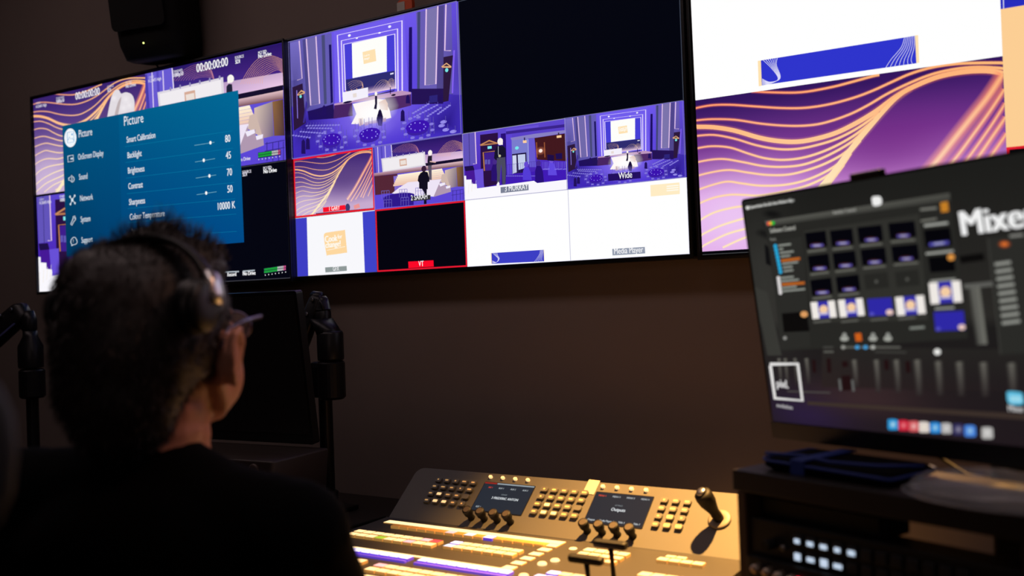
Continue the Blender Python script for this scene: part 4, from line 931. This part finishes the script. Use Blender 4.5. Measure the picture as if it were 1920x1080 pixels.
# logo with square frame, folder, dock
c.stroke([(124, 749), (222, 748), (238, 876), (142, 868), (126, 754)], 11, (236, 234, 232), sm=False)
c.text('pixl.', (148, 828), .0125, (232, 230, 230), xs=.86, bold=.03, rot=-.05); c.text('evolution', (148, 898), .0065, (186, 184, 186), xs=.95, bold=.03, rot=-.06)
c.poly(smooth_pts([(952, 846), (965, 843), (1004, 848), (1008, 860), (1010, 888), (960, 886), (952, 846)], 3), (96, 196, 232)); c.poly([(962, 858), (1004, 860), (1005, 882), (964, 880)], (160, 224, 244)); c.text('Mixer', (958, 912), .0075, (210, 208, 208), bold=.03)
for x, y, co, c2 in ((554, 959, (40, 150, 214), (190, 236, 250)), (591, 962, (206, 34, 60), (250, 130, 140)), (627, 965, (214, 90, 96), (255, 200, 196)), (663, 968, (224, 214, 206), (250, 240, 220)), (702, 970, (40, 140, 220), (170, 224, 246)), (741, 972, (180, 178, 178), (230, 228, 226)), (783, 976, (50, 46, 90), (150, 146, 170)), (824, 981, (70, 130, 220), (170, 220, 244)), (884, 988, (186, 184, 182), (234, 232, 230))):
    w_ = 19 if y > 975 else 17.5
    c.poly(smooth_pts([(x-w_, y-w_), (x, y-w_-2), (x+w_, y-w_+2), (x+w_+2, y), (x+w_+2, y+w_), (x+2, y+w_+2), (x-w_+2, y+w_), (x-w_, y), (x-w_, y-w_)], 2), co); c.ell((x+1, y), w_*.75, w_*.8, (*c2, .95), soft=True)
c.build('display', P_MON, mt)

# ------------------------------------------------------------------ monitor arms
M_armp = mat('arm_black_metal', (24, 24, 27), .38, metal=.5, noise=.1)
def mon_arm(x, y, label, flip, top=1.312):
    t = empty('monitor_arm', T(x, y, .7405), label, 'monitor arm', 'monitor arms standing on the desk'); Z = .7405
    MB().box((0, 0, .006), (.12, .10, .012), None, .004).build('base_plate', M_armp, t)
    MB().cyl(.018, .010, 1.10-Z, None, 24, .001).build('pole', M_armp, t)
    MB().lathe([(.026, 0), (.026, .03), (.020, .034)], T(0, 0, .02), 24).build('pole_collar', M_armp, t)
    MB().cyl(.011, 0, .05, T(.0, -.015, .075) @ RX(90) @ RY(-50), 16).build('clamp_knob', M_armp, t)
    # joint block beside the pole
    b = MB(); b.cyl(.036, 1.035-Z, 1.135-Z, T(.034, -.01, 0), 28, .006); b.box((.0, -.0, 1.085-Z), (.07, .06, .095), None, .014); b.build('lower_joint', M_armp, t)
    b = MB(); b.lathe([(.0335, 1.137-Z), (.0345, 1.142-Z), (.0345, 1.205-Z), (.031, 1.212-Z)], T(.036, -.012, 0), 28)
    b.loft([[(.036+cx*.034*cos(a)-o_, -.012+.034*sin(a), z_) for a in [2*pi*k/20 for k in range(20)]] for cx, o_, z_ in ((1, 0, 1.20-Z), (.9, .012, 1.222-Z), (.75, .030, 1.245-Z))]); b.build('upper_joint', M_armp, t)
    b = MB(); b.lathe([(.0215, 1.225-Z), (.0225, 1.235-Z), (.0225, 1.263-Z), (.020, 1.266-Z), (.0225, 1.270-Z), (.0225, top-.045-Z), (.016, top-.015-Z), (.010, top-.008-Z)], T(.008, -.008, 0), 24)
    b.build('swivel_column', M_armp, t)
    s = flip
    a1, a2 = Vector((-.004, -.012, top-.016-Z)), Vector((-.075*s, -.05, 1.11-Z))
    d = (a2-a1); L = d.length; Mx = frame(a1, d.normalized(), Vector((0, 1, 0)).cross(d.normalized()).cross(d.normalized())*-1, d.normalized().cross(Vector((0, 1, 0)))*-1)
    z = d.normalized(); yv = Vector((0, 1, 0)); xv = yv.cross(z).normalized(); yv = z.cross(xv)
    Mx = frame(a1, xv, yv, z)
    MB().loft([[(px*k, py*k, zz) for px, py in rrect(.040, .034, .012, 4)] for k, zz in ((.7, -.012), (1., 0), (1.1, L*.5), (1.15, L), (.8, L+.012))], Mx).build('spring_arm', M_armp, t)
    for zz in (.004, .045): MB().cyl(.0055, 0, .004, Mx @ T(.0, -.019, zz) @ RX(90), 14).build('screw', M_steel, t)
    MB().tube([(.006, -.010, top-.012-Z), (-.020, -.012, top-.009-Z)], .015, 14).build('top_hinge', M_armp, t)
    MB().tube([(.016, -.016, 1.262-Z), (.024, -.022, top-.04-Z), (.010, -.02, top-.012-Z)], [.004, .005, .004], 8).build('cable_clip', M_armp, t)
    return t, (a2, L)
ra, _ = mon_arm(.239, -.15, 'black monitor arm on a tall pole right of the seated person', 1)
MB().box((-.055, -.085, 1.10-.7405), (.06, .05, .07), None, .008).build('mounting_head', M_armp, ra)
# a second arm at the far left, its spring arm leaning out to the left
la = empty('monitor_arm', T(-.862, -.30, .7405), 'black monitor arm at the far left edge, leaning to the left', 'monitor arm', 'monitor arms standing on the desk')
Z = .7405
MB().box((0, 0, .006), (.12, .10, .012), None, .004).build('base_plate', M_armp, la)
MB().cyl(.018, .010, 1.14-Z, None, 24, .001).build('pole', M_armp, la)
Z = .7705
b = MB(); b.cyl(.038, 1.055-Z, 1.145-Z, T(.02, -.01, 0), 28, .006); b.build('lower_joint', M_armp, la)
b = MB(); b.lathe([(.036, 1.148-Z), (.037, 1.153-Z), (.037, 1.215-Z), (.022, 1.245-Z), (.021, 1.262-Z)], T(.02, -.012, 0), 28); b.build('upper_joint', M_armp, la)
b = MB(); b.lathe([(.020, 1.262-Z), (.0225, 1.268-Z), (.0225, 1.30-Z), (.014, 1.325-Z)], T(.016, -.012, 0), 24); b.build('swivel_column', M_armp, la)
a1, a2 = Vector((-.015, -.02, 1.318-Z)), Vector((-.24, -.10, 1.155-Z)); d = a2-a1; L = d.length; z = d.normalized(); xv = Vector((0, 1, 0)).cross(z).normalized(); yv = z.cross(xv)
Mx = frame(a1, xv, yv, z)
MB().loft([[(px*k, py*k, zz) for px, py in rrect(.070, .05, .014, 4)] for k, zz in ((.6, -.025), (.95, 0), (1.05, L*.5), (1.05, L), (.8, L+.012))], Mx).build('spring_arm', M_armp, la)
for zz, xx in ((.004, .012), (.05, .022)): MB().cyl(.0055, 0, .004, Mx @ T(xx, -.027, zz) @ RX(90), 14).build('screw', M_steel, la)
MB().box((0, 0, 0), (.006, .003, L*.9), Mx @ T(-.034, -.026, L*.5)).build('edge_trim', mat('blue_grey_trim', (60, 64, 110), .4), la)

# monitor held by the right arm (dark glossy screen), and the equipment under it
O = Vector((-.245, -.335, 1.318)); e1 = Vector((cos(radians(-7)), sin(radians(-7)), 0)); e2 = Vector((0, 0, -1)); tl = radians(-3)
dm = empty('dark_monitor', T(.06, -.36, 1.13) @ RZ(4) @ RX(7), 'switched off glossy black monitor behind the seated person', 'monitor')
M_glass = mat('dark_screen_glass', (14, 12, 14), .42, coat=.0, spec=.6)
MB().prism(rrect(.60, .375, .006), 0, .022, RX(90) @ T(0, 0, -.022)).build('housing', M_bezel, dm)
MB().prism(rrect(.584, .340, .002), 0, .0015, T(0, -.0002, .008) @ RX(90)).build('display', M_glass, dm)
MB().box((0, .035, -.02), (.12, .03, .12), None, .006).build('rear_mount', M_blackp, dm)
un = empty('equipment_cabinet', T(.13, -.42, .7405) @ RZ(5) @ RX(0), 'black equipment cabinet with a round knob under the dark monitor', 'equipment')
MB().loft([[(x, y, z_) for x, y in rrect(w_, .20, .01, 3)] for w_, z_ in ((.50, .0), (.52, .10), (.54, .190), (.535, .194))]).build('case', mat('dark_grey_case', (44, 34, 31), .5, noise=.1), un)
MB().lathe([(.014, 0), (.014, .004), (.010, .006)], T(.215, -.10, .174) @ RX(90), 24).build('knob', mat('knob_brown_grey', (60, 44, 38), .5), un)
# thin loose cable on the desk left of the mixer
cb = MB(); cb.tube([(.44, -.16, .744), (.43, -.28, .744), (.47, -.38, .744), (.58, -.42, .744), (.635, -.40, .744)], .0035, 8)
tag(cb.build('loose_cable', M_blackp), 'thin black cable lying on the desk left of the mixer', 'cable')

# ------------------------------------------------------------------ wall speaker, its cables and the orange tag
sp = empty('wall_speaker', T(-.505, -.09, 2.415) @ RZ(12) @ RX(8) @ Matrix.Diagonal((.84, .84, 1, 1)), 'black tapered loudspeaker on the wall above the left screen', 'speaker')
rings = []
for z_, w_, d_, oy in ((-.350, .235, .14, .02), (-.343, .262, .17, .012), (-.30, .278, .19, .004), (-.1, .30, .21, 0), (.0, .32, .22, 0)):
    P = []
    for k in range(28):
        a = 2*pi*k/28; cx, sy = cos(a), sin(a); e_ = .42
        P.append((math.copysign(abs(cx)**e_, cx)*w_/2, math.copysign(abs(sy)**e_, sy)*d_/2+oy, z_))
    rings.append(P)
MB().loft(rings).build('cabinet', mat('speaker_cabinet_black', (10, 10, 11), .85, spec=.2), sp)
MB().prism(rrect(.24, .24, .02), 0, .004, T(0, -.108, -.14) @ RX(90)).build('grille', mat('speaker_grille', (10, 10, 11), .85, spec=.2), sp)
MB().cyl(.0028, 0, .003, T(.01, -.104, -.305) @ RX(90), 12).build('power_light', mat('green_led', (210, 230, 120), .4, emit=3), sp)
MB().box((0, .12, -.1), (.08, .06, .12), None, .006).build('wall_mount', M_blackm, sp)
for P, lab in (([(-.60, -.02, 2.13), (-.62, .0, 2.10), (-.61, .02, 2.06), (-.60, .05, 1.9)], 'thin black cable hanging below the speaker, left one'), ([(-.52, -.02, 2.15), (-.517, .0, 2.11), (-.49, .02, 2.06), (-.48, .05, 1.9)], 'thin black cable hanging below the speaker, right one')):
    tag(MB().tube(P, .0035, 8).build('speaker_cable', M_blackp), lab, 'cable', 'cables below the wall speaker')
tg = empty('hanging_tag', T(.425, .018, 2.058), 'orange tag with a white label standing above the middle screen', 'tag')
MB().prism([(x*1.0, y) for x, y in rrect(.050, .036, .010, 4)], 0, .012, T(0, 0, .012) @ RX(90)).build('tag_body', mat('orange_plastic', (196, 70, 22), .6), tg)
MB().prism(rrect(.026, .024, .002), 0, .001, T(-.012, -.0125, .012) @ RX(90)).build('tag_label', mat('tag_paper', (170, 166, 160), .8), tg)
MB().tube([(-.004, -.006, .032), (-.012, -.004, .055), (.0, -.004, .085), (.012, -.004, .055), (.004, -.006, .032)], .0035, 8).build('tag_loop', MATS['orange_plastic'], tg)

# ------------------------------------------------------------------ office chair standing at the left edge, near the camera
M_mesh = mat('chair_fabric', (62, 50, 46), .9, bump=.5, nscale=400); M_rim = mat('chair_rim_grey', (70, 70, 74), .6)
def chair(M, label, back_top, seat=.46, backtilt=-8, headrest=None, group='office chairs'):
    t = empty('office_chair', M, label, 'chair', group)
    MB().cyl(.025, .10, seat-.06, None, 20).build('gas_lift', M_blackm, t)
    b = MB()
    for k in range(5):
        a = radians(72*k+18); b.tube([(0, 0, .12), (.16*cos(a), .16*sin(a), .10), (.30*cos(a), .30*sin(a), .075)], [.028, .022, .016], 10)
    b.build('star_base', M_blackp, t)
    for k in range(5):
        a = radians(72*k+18); MB().cyl(.03, -.022, .022, T(.30*cos(a), .30*sin(a), .032) @ RZ(72*k+18) @ RX(90), 18).build('castor', M_blackp, t)
    MB().loft([[(x, y, z_) for x, y in rrect(w_, d_, .09, 6)] for w_, d_, z_ in ((.40, .40, seat-.05), (.47, .46, seat-.03), (.48, .47, seat-.01), (.44, .43, seat+.005))]).build('seat', M_mesh, t)
    Mb = T(0, -.22, seat+.04) @ RX(backtilt*-1) ; h = back_top-seat-.04
    n = 22; ring = []
    for k in range(n):
        a = 2*pi*k/n; cx, sy = cos(a), sin(a)
        x = math.copysign(abs(cx)**.6, cx)*.235; z_ = h/2+math.copysign(abs(sy)**.7, sy)*h/2
        ring.append((x, -.02-.0*x+.9*x*x, z_))
    V = [(0, -.02, h/2)]+ring; bb = MB()
    R1 = [ring]; sc = [1, .9, .6, .25]
    L1 = [[(p[0]*k, -.012+.9*(p[0]*k)**2-.012*(1-k), h/2+(p[2]-h/2)*k) for p in ring] for k in sc]; L2 = [[(p[0]*k, -.032+.9*(p[0]*k)**2-.012*(1-k), h/2+(p[2]-h/2)*k) for p in ring] for k in sc]
    bb.loft(L1[::-1]+L2, Mb); bb.build('backrest', M_mesh, t)
    MB().tube(ring, .016, 10, Mb, True).build('backrest_rim', M_rim, t)
    MB().tube([(0, -.02, seat-.04), (0, -.24, seat-.04), (0, -.27, seat+.06), (0, -.275, seat+.25)], [.022, .022, .018, .016], 10).build('back_support', M_blackp, t)
    if headrest:
        hz, hw, hh = headrest; Mh = T(0, -.255, hz) @ RX(6)
        rg = [(math.copysign(abs(cos(a))**.75, cos(a))*hw/2, .02*0+1.1*(cos(a)*hw/2)**2, math.copysign(abs(sin(a))**.8, sin(a))*hh/2) for a in [2*pi*k/28 for k in range(28)]]
        f_ = [[(p[0]*k, p[1]*k+.016-.010*(1-k), p[2]*k) for p in rg] for k in (1, .9, .6, .2)]; g_ = [[(p[0]*k, p[1]*k-.012, p[2]*k) for p in rg] for k in (1, .9, .6, .2)]
        h_ = MB().loft(f_[::-1]+g_, Mh).build('headrest', M_mesh, t)
        MB().tube(rg, .013, 10, Mh, True).build('headrest_rim', M_rim, h_)
        MB().tube([(0, -.325, back_top-.16), (0, -.325, back_top), (0, -.275, hz)], .014, 10).build('headrest_post', M_blackp, t)
    for s in (-1, 1):
        ar = MB().tube([(s*.22, .02, seat-.03), (s*.27, .02, seat+.02), (s*.275, .02, seat+.19)], [.015, .014, .014], 10).build('armrest', M_blackp, t)
        MB().box((s*.275, .04, seat+.20), (.075, .24, .026), None, .011).build('arm_pad', M_blackp, ar)
    return t
# the chair under the person, and an empty one nearer the camera at the left
BY = 24.                                        # the body faces this many degrees left of the screen wall
HIP = Vector((1.045, -1.335, 0))
chair(T(HIP.x, HIP.y, 0) @ RZ(BY), 'black office chair the person is sitting on', .86)
chair(T(1.508, -1.938, 0) @ RZ(-136), 'empty office chair at the left edge, nearest to the camera', 1.10, backtilt=-4, headrest=(1.192, .25, .145))

# ------------------------------------------------------------------ the person
M_skin = mat('skin', (196, 138, 116), .5, noise=.06, nscale=90)
M_hair = mat('dark_grey_brown_hair', (44, 36, 34), .55, noise=.35, nscale=260)
M_shirt = mat('black_knit', (5, 5, 6), .95, spec=.1, noise=.3, nscale=300)
M_trouser = mat('dark_trousers', (16, 17, 24), .9, noise=.2, nscale=200)
def ellv(c, r, n=20, m=12, rot=None):
    V, F = [], []
    for j in range(m+1):
        th = pi*j/m
        for i in range(n):
            ph = 2*pi*i/n; p = Vector((r[0]*sin(th)*cos(ph), r[1]*sin(th)*sin(ph), r[2]*cos(th)))
            if rot: p = rot @ p
            V.append(tuple(p+Vector(c)))
    for j in range(m):
        for i in range(n): F.append((j*n+i, (j+1)*n+i, (j+1)*n+(i+1) % n, j*n+(i+1) % n))
    return V, F
class Blob:
    "overlapping rounded volumes fused into one skin by a voxel remesh"
    def __init__(s): s.bm = bmesh.new()
    def add(s, V, F, M=None):
        vs = [s.bm.verts.new((M @ Vector(v)) if M else v) for v in V]
        for f in F:
            if len({tuple(round(x, 7) for x in vs[i].co) for i in f}) >= 3:
                try: s.bm.faces.new([vs[i] for i in f])
                except ValueError: pass
    def e(s, c, r, M=None, rot=None): V, F = ellv(c, r, rot=rot); s.add(V, F, M)
    def cap(s, a, b, ra, rb, M=None, flat=1.):
        a, b = Vector(a), Vector(b); n = max(3, int((b-a).length/(min(ra, rb)*.45)))
        for i in range(n+1):
            t = i/n; r = ra+(rb-ra)*t; V, F = ellv(a.lerp(b, t), (r, r, r*flat), 14, 8); s.add(V, F, M)
    def build(s, name, m, voxel, parent=None, M=None, smooth=4, fac=.5, disp=None):
        bmesh.ops.remove_doubles(s.bm, verts=s.bm.verts, dist=1e-6)
        me = bpy.data.meshes.new(name); s.bm.to_mesh(me); s.bm.free()
        o = bpy.data.objects.new(name, me); COL.objects.link(o)
        r = o.modifiers.new('fuse', 'REMESH'); r.mode = 'VOXEL'; r.voxel_size = voxel; r.use_smooth_shade = True
        k = o.modifiers.new('soften', 'SMOOTH'); k.iterations = smooth; k.factor = fac
        bpy.context.view_layer.update()
        dg = bpy.context.evaluated_depsgraph_get(); me2 = bpy.data.meshes.new_from_object(o.evaluated_get(dg))
        bpy.data.objects.remove(o); bpy.data.meshes.remove(me)
        me2.name = name; me2.materials.clear()
        for p in me2.polygons: p.use_smooth = True
        return link(name, me2, m, parent, M)
person = empty('person', T(HIP.x, HIP.y, 0) @ RZ(BY), 'person seen from behind at the mixer, in black with headphones and glasses', 'person')
bpy.context.view_layer.update()
PI = person.matrix_world.inverted()
HC = Vector((1.022, -1.231, 1.238))             # centre of the head
HM = PI @ T(*HC) @ RZ(21) @ RX(4)               # head: +y out of the face, +x its right ear
NK = HM @ Vector((-.012, -.045, -.155))              # base of the neck in body coordinates
# body coordinates: +y forwards, +x to the right hand, z up
SZ = 1.035
sh = {s: Vector((NK.x+s*(.182 if s > 0 else .19), NK.y-.005, SZ-.030*(s > 0)+.012*(s < 0))) for s in (-1, 1)}
elb = {1: Vector((NK.x+.225, NK.y+.10, .81)), -1: Vector((NK.x-.25, NK.y+.06, .81))}
wri = {1: Vector((NK.x+.02, NK.y+.26, .800)), -1: Vector((NK.x-.20, NK.y+.28, .800))}
hip = {s: Vector((s*.09, .0, .55)) for s in (-1, 1)}
kne = {s: Vector((s*.13, .43, .53)) for s in (-1, 1)}
ank = {s: Vector((s*.13, .42, .11)) for s in (-1, 1)}
def torso(B, g):
    B.e((NK.x, NK.y-.02, .90), (.165+g, .115+g, .17+g)); B.e((NK.x*.5, NK.y*.5, .70), (.150+g, .11+g, .17+g)); B.e((0, .0, .575), (.17+g, .125+g, .11+g))
    B.cap((NK.x, NK.y-.01, SZ+.005), sh[1], .066+g, .062+g); B.cap((NK.x, NK.y-.01, SZ+.005), sh[-1], .066+g, .062+g)
    B.e((NK.x, NK.y-.035, .99), (.15+g, .085+g, .09+g))
    B.cap((NK.x, NK.y, SZ+.055), (NK.x+.11, NK.y, SZ-.008), .045+g, .05+g); B.cap((NK.x, NK.y, SZ+.055), (NK.x-.12, NK.y, SZ+.012), .045+g, .05+g)
def limbs(B, g, hand=True):
    for s in (-1, 1):
        B.cap(sh[s], elb[s], .056+g, .044+g); B.cap(elb[s], elb[s].lerp(wri[s], .9 if not hand else 1), .042+g, .028+g*1.2)
B = Blob(); torso(B, 0); limbs(B, 0)
for s in (-1, 1): B.cap(hip[s], kne[s], .085, .055); B.cap(kne[s], ank[s], .054, .036); B.e((s*.13, .47, .06), (.042, .115, .035))
# neck and head
def H(v): return HM @ Vector(v)
B.cap(H((0, -.025, -.05)), NK, .056, .062); B.cap(H((0, .0, -.07)), H((0, -.015, -.135)), .046, .05)
hb = Blob(); hb.bm.free(); hb.bm = B.bm
for c_, r_ in (((0, -.012, .035), (.076, .098, .088)), ((0, .03, -.005), (.068, .068, .080)), ((0, .038, -.055), (.056, .056, .055)), ((0, .055, -.092), (.034, .034, .022)), ((0, .078, -.098), (.020, .016, .015)),
               ((-.040, .062, -.022), (.024, .024, .022)), ((.040, .062, -.022), (.024, .024, .022)), ((.044, .040, -.045), (.026, .042, .046)), ((-.044, .040, -.045), (.026, .042, .046)), ((0, .035, -.080), (.046, .05, .026)), ((0, .083, .032), (.045, .018, .020)),
               ((0, .094, -.060), (.024, .012, .010)), ((.078, -.006, -.018), (.008, .022, .034)), ((-.078, -.006, -.018), (.008, .022, .034))):
    B.e(c_, r_, HM)
for s in (-1, 1): B.cap((s*.058, -.002, -.040), (s*.046, .030, -.076), .017, .018, HM); B.cap((s*.046, .030, -.076), (s*.014, .076, -.096), .018, .016, HM)
B.cap((0, .090, .012), (0, .112, -.030), .009, .013, HM); B.cap((-.010, .10, -.034), (.010, .10, -.034), .009, .009, HM)
for s in (-1, 1):                                # outer ear: helix, lobe
    pts = [(s*.085, .012, -.030), (s*.092, .014, .0), (s*.097, .0, .018), (s*.101, -.020, .012), (s*.100, -.028, -.010), (s*.095, -.020, -.034), (s*.088, -.004, -.050), (s*.084, .004, -.046)]
    for a, b_ in zip(pts, pts[1:]): B.cap(a, b_, .0050, .0050, HM)
    B.e((s*.088, -.012, -.012), (.0055, .020, .030), HM)
# hands: palm, four fingers of unequal length and a thumb, resting on the desk
for s in (-1, 1):
    w_ = wri[s]; f = (w_-elb[s]); f.z = 0; f.normalize(); sd = Vector((f.y, -f.x, 0))*(1 if s < 0 else -1)   # towards the thumb
    pc = w_+f*.052+Vector((0, 0, -.010))
    for k in (-.028, -.010, .009, .027): B.cap(w_+sd*k*.6, w_+f*.088+sd*k+Vector((0, 0, -.008)), .015, .0125)
    for k, L_ in ((-.031, .052), (-.011, .070), (.010, .078), (.030, .068)):
        a = w_+f*.088+sd*k+Vector((0, 0, -.008)); m1 = a+f*L_*.45+sd*k*.12+Vector((0, 0, .006)); m2 = m1+f*L_*.32+Vector((0, 0, -.006)); m3 = m2+f*L_*.24+Vector((0, 0, -.012))
        B.cap(a, m1, .0095, .0088); B.cap(m1, m2, .0088, .0080); B.cap(m2, m3, .0078, .0068)
    a = w_+f*.020+sd*.026; m1 = a+f*.028+sd*.030; m2 = m1+f*.030+sd*.010+Vector((0, 0, -.008)); B.cap(a, m1, .0135, .0115); B.cap(m1, m2, .0105, .0088)
B.build('body', M_skin, .0042, person, smooth=3)
# clothes
B = Blob(); torso(B, .011)
for s in (-1, 1): B.cap(sh[s], elb[s], .066, .054); B.cap(elb[s], elb[s].lerp(wri[s], .92), .052, .038)
B.cap((NK.x, NK.y-.003, SZ+.03), (NK.x, NK.y+.0, SZ+.062), .067, .063)
B.build('sweater', M_shirt, .009, person, smooth=5)
B = Blob(); B.e((0, .0, .575), (.185, .145, .115))
for s in (-1, 1): B.cap(hip[s], kne[s], .098, .072); B.cap(kne[s], ank[s], .068, .052)
B.build('trousers', M_trouser, .010, person, smooth=5)
for s in (-1, 1):
    B = Blob(); B.cap((s*.13, .40, .060), (s*.135, .56, .045), .046, .040); B.e((s*.13, .40, .09), (.048, .052, .05)); B.e((s*.133, .48, .022), (.044, .13, .020)); B.build('shoe', mat('black_leather', (14, 13, 13), .4), .006, person)
# hair: a fused cap with many short strands over it
B = Blob()
for c_, r_ in (((-.006, -.030, .042), (.090, .118, .090)), ((-.008, -.072, .012), (.090, .080, .098)), ((-.016, -.084, -.036), (.080, .064, .072)), ((-.018, -.080, -.078), (.064, .052, .048)), ((0, .022, .096), (.066, .066, .042)), ((-.024, .010, .124), (.042, .034, .026)), ((-.012, .022, .142), (.020, .018, .016)),
               ((-.066, -.035, .01), (.030, .068, .076)), ((-.064, -.03, -.040), (.026, .052, .050)), ((.062, -.045, .02), (.022, .050, .060)), ((-.044, -.035, .080), (.060, .085, .052))): B.e(c_, r_, HM)
hair = B.build('hair', M_hair, .006, person, smooth=4)
random.seed(11); HI = HM.inverted(); me = hair.data; V, F = [], []
polys = list(me.polygons)
for k in range(9000):
    p = random.choice(polys); q = HI @ p.center; n = (HI.to_3x3() @ p.normal).normalized()
    if q.z < -.125: continue
    front = max(0, min(1, (q.z-.105)/.03))*(q.y > -.03)
    flow = Vector((q.x*2, -.35+1.1*front, -.6+1.7*front))
    if q.z > .1: flow += Vector((0, .6, .9))
    t_ = Vector((random.gauss(0, .35), random.gauss(0, .35), random.gauss(0, .3)))
    d = (n*(.22+.7*front)+flow.normalized()*.9+t_).normalized(); L_ = random.uniform(.008, .016)*(.9+1.0*front)
    a = q; b_ = a+d*L_*.5; e_ = b_+(d+flow.normalized()*.5-n*.25).normalized()*L_*.5
    sdv = d.cross(Vector((random.random(), random.random(), random.random()+.1))).normalized(); r_ = random.uniform(.0005, .0010)
    i = len(V); V += [HM @ (a+sdv*r_), HM @ (a-sdv*r_), HM @ (b_+sdv*r_*.8), HM @ (b_-sdv*r_*.8), HM @ e_]; F += [(i, i+1, i+3, i+2), (i+2, i+3, i+4)]
ms = bpy.data.meshes.new('hair_strands'); ms.from_pydata([tuple(v) for v in V], [], F); link('strands', ms, M_hair, hair)
# eyes, glasses
for s in (-1, 1):
    e = MB(); V, F = ellv((0, 0, 0), (.0118, .0118, .0118)); e._add(V, F, HM @ T(s*.031, .074, .004), True); e.build('eye', mat('eye_white', (226, 220, 216), .2), person)
    e = MB(); V, F = ellv((0, 0, 0), (.0055, .002, .0055)); e._add(V, F, HM @ T(s*.031, .0855, .004), True); e.build('iris', mat('iris_brown', (60, 40, 30), .2), person)
HG = HM @ T(0, -.004, .010)
M_frame = mat('glasses_frame', (120, 112, 140), .25, metal=.6); M_lens = mat('lens_glass', (230, 235, 240), .03, alpha=.14, spec=.9)
gl = MB().tube([(-.010, .117, .008), (0, .121, .011), (.010, .117, .008)], .0016, 8, HG).build('glasses', M_frame, person)
for s in (-1, 1):
    R_ = [(s*.034+.026*cos(t), .112-.006*abs(cos(t))*(1 if cos(t)*s > 0 else 0), .002+.019*sin(t)) for t in [2*pi*k/24 for k in range(24)]]
    MB().tube(R_, .0016, 8, HG, True).build('rim', M_frame, gl)
    MB().loft([[ (x, y+.0004, z) for x, y, z in R_], [(x, y-.0008, z) for x, y, z in R_]], HG).build('lens', M_lens, gl)
    MB().tube([(s*.060, .107, .010), (s*.078, .100, .014), (s*.085, .04, .014), (s*.088, -.005, .010), (s*.088, -.028, -.012)], [.0026, .0030, .0028, .0022, .0018], 8, HG).build('temple', M_frame, gl)
# headphones
M_hp = mat('headphone_black', (20, 20, 22), .45); M_sil = mat('headphone_silver', (250, 250, 252), .3, metal=.9)
HP = HM @ T(.010, -.082, .026) @ RX(-16)
pts = [(.090*cos(t), 0, .030+.079*sin(t)) for t in [radians(-8+196*k/24) for k in range(25)]]
def band(w_, th, off, sub): 
    rr = []
    for (x, y, z) in sub:
        d = Vector((x, 0, z-.030)).normalized()
        rr.append([tuple(Vector((x, 0, z))+d*(off+b_)+Vector((0, a_, 0))) for a_, b_ in ((-w_/2, 0), (w_/2, 0), (w_/2, th), (0, th*1.4), (-w_/2, th))])
    return MB().loft(rr, HP)
hp = band(.026, .006, .0, pts[3:22]).build('headphones', M_hp, person)
for s, sub in ((1, pts[1:5]), (-1, pts[20:24])):
    band(.030, .006, .005, sub).build('silver_slider', M_sil, hp)
    Mc = HP @ T(s*.078, -.014, .024) @ RY(90*s)
    MB().lathe([(.026, -.012), (.032, -.006), (.033, .004), (.031, .010), (.026, .012)], Mc, 28).build('ear_cushion', M_hp, hp)
    MB().lathe([(.031, .010), (.031, .015), (.026, .020), (.012, .021)], Mc, 28).build('ear_cup', M_hp, hp)
for o in list(S.objects):
    if '_at' in o: del o['_at']
bpy.context.view_layer.update()
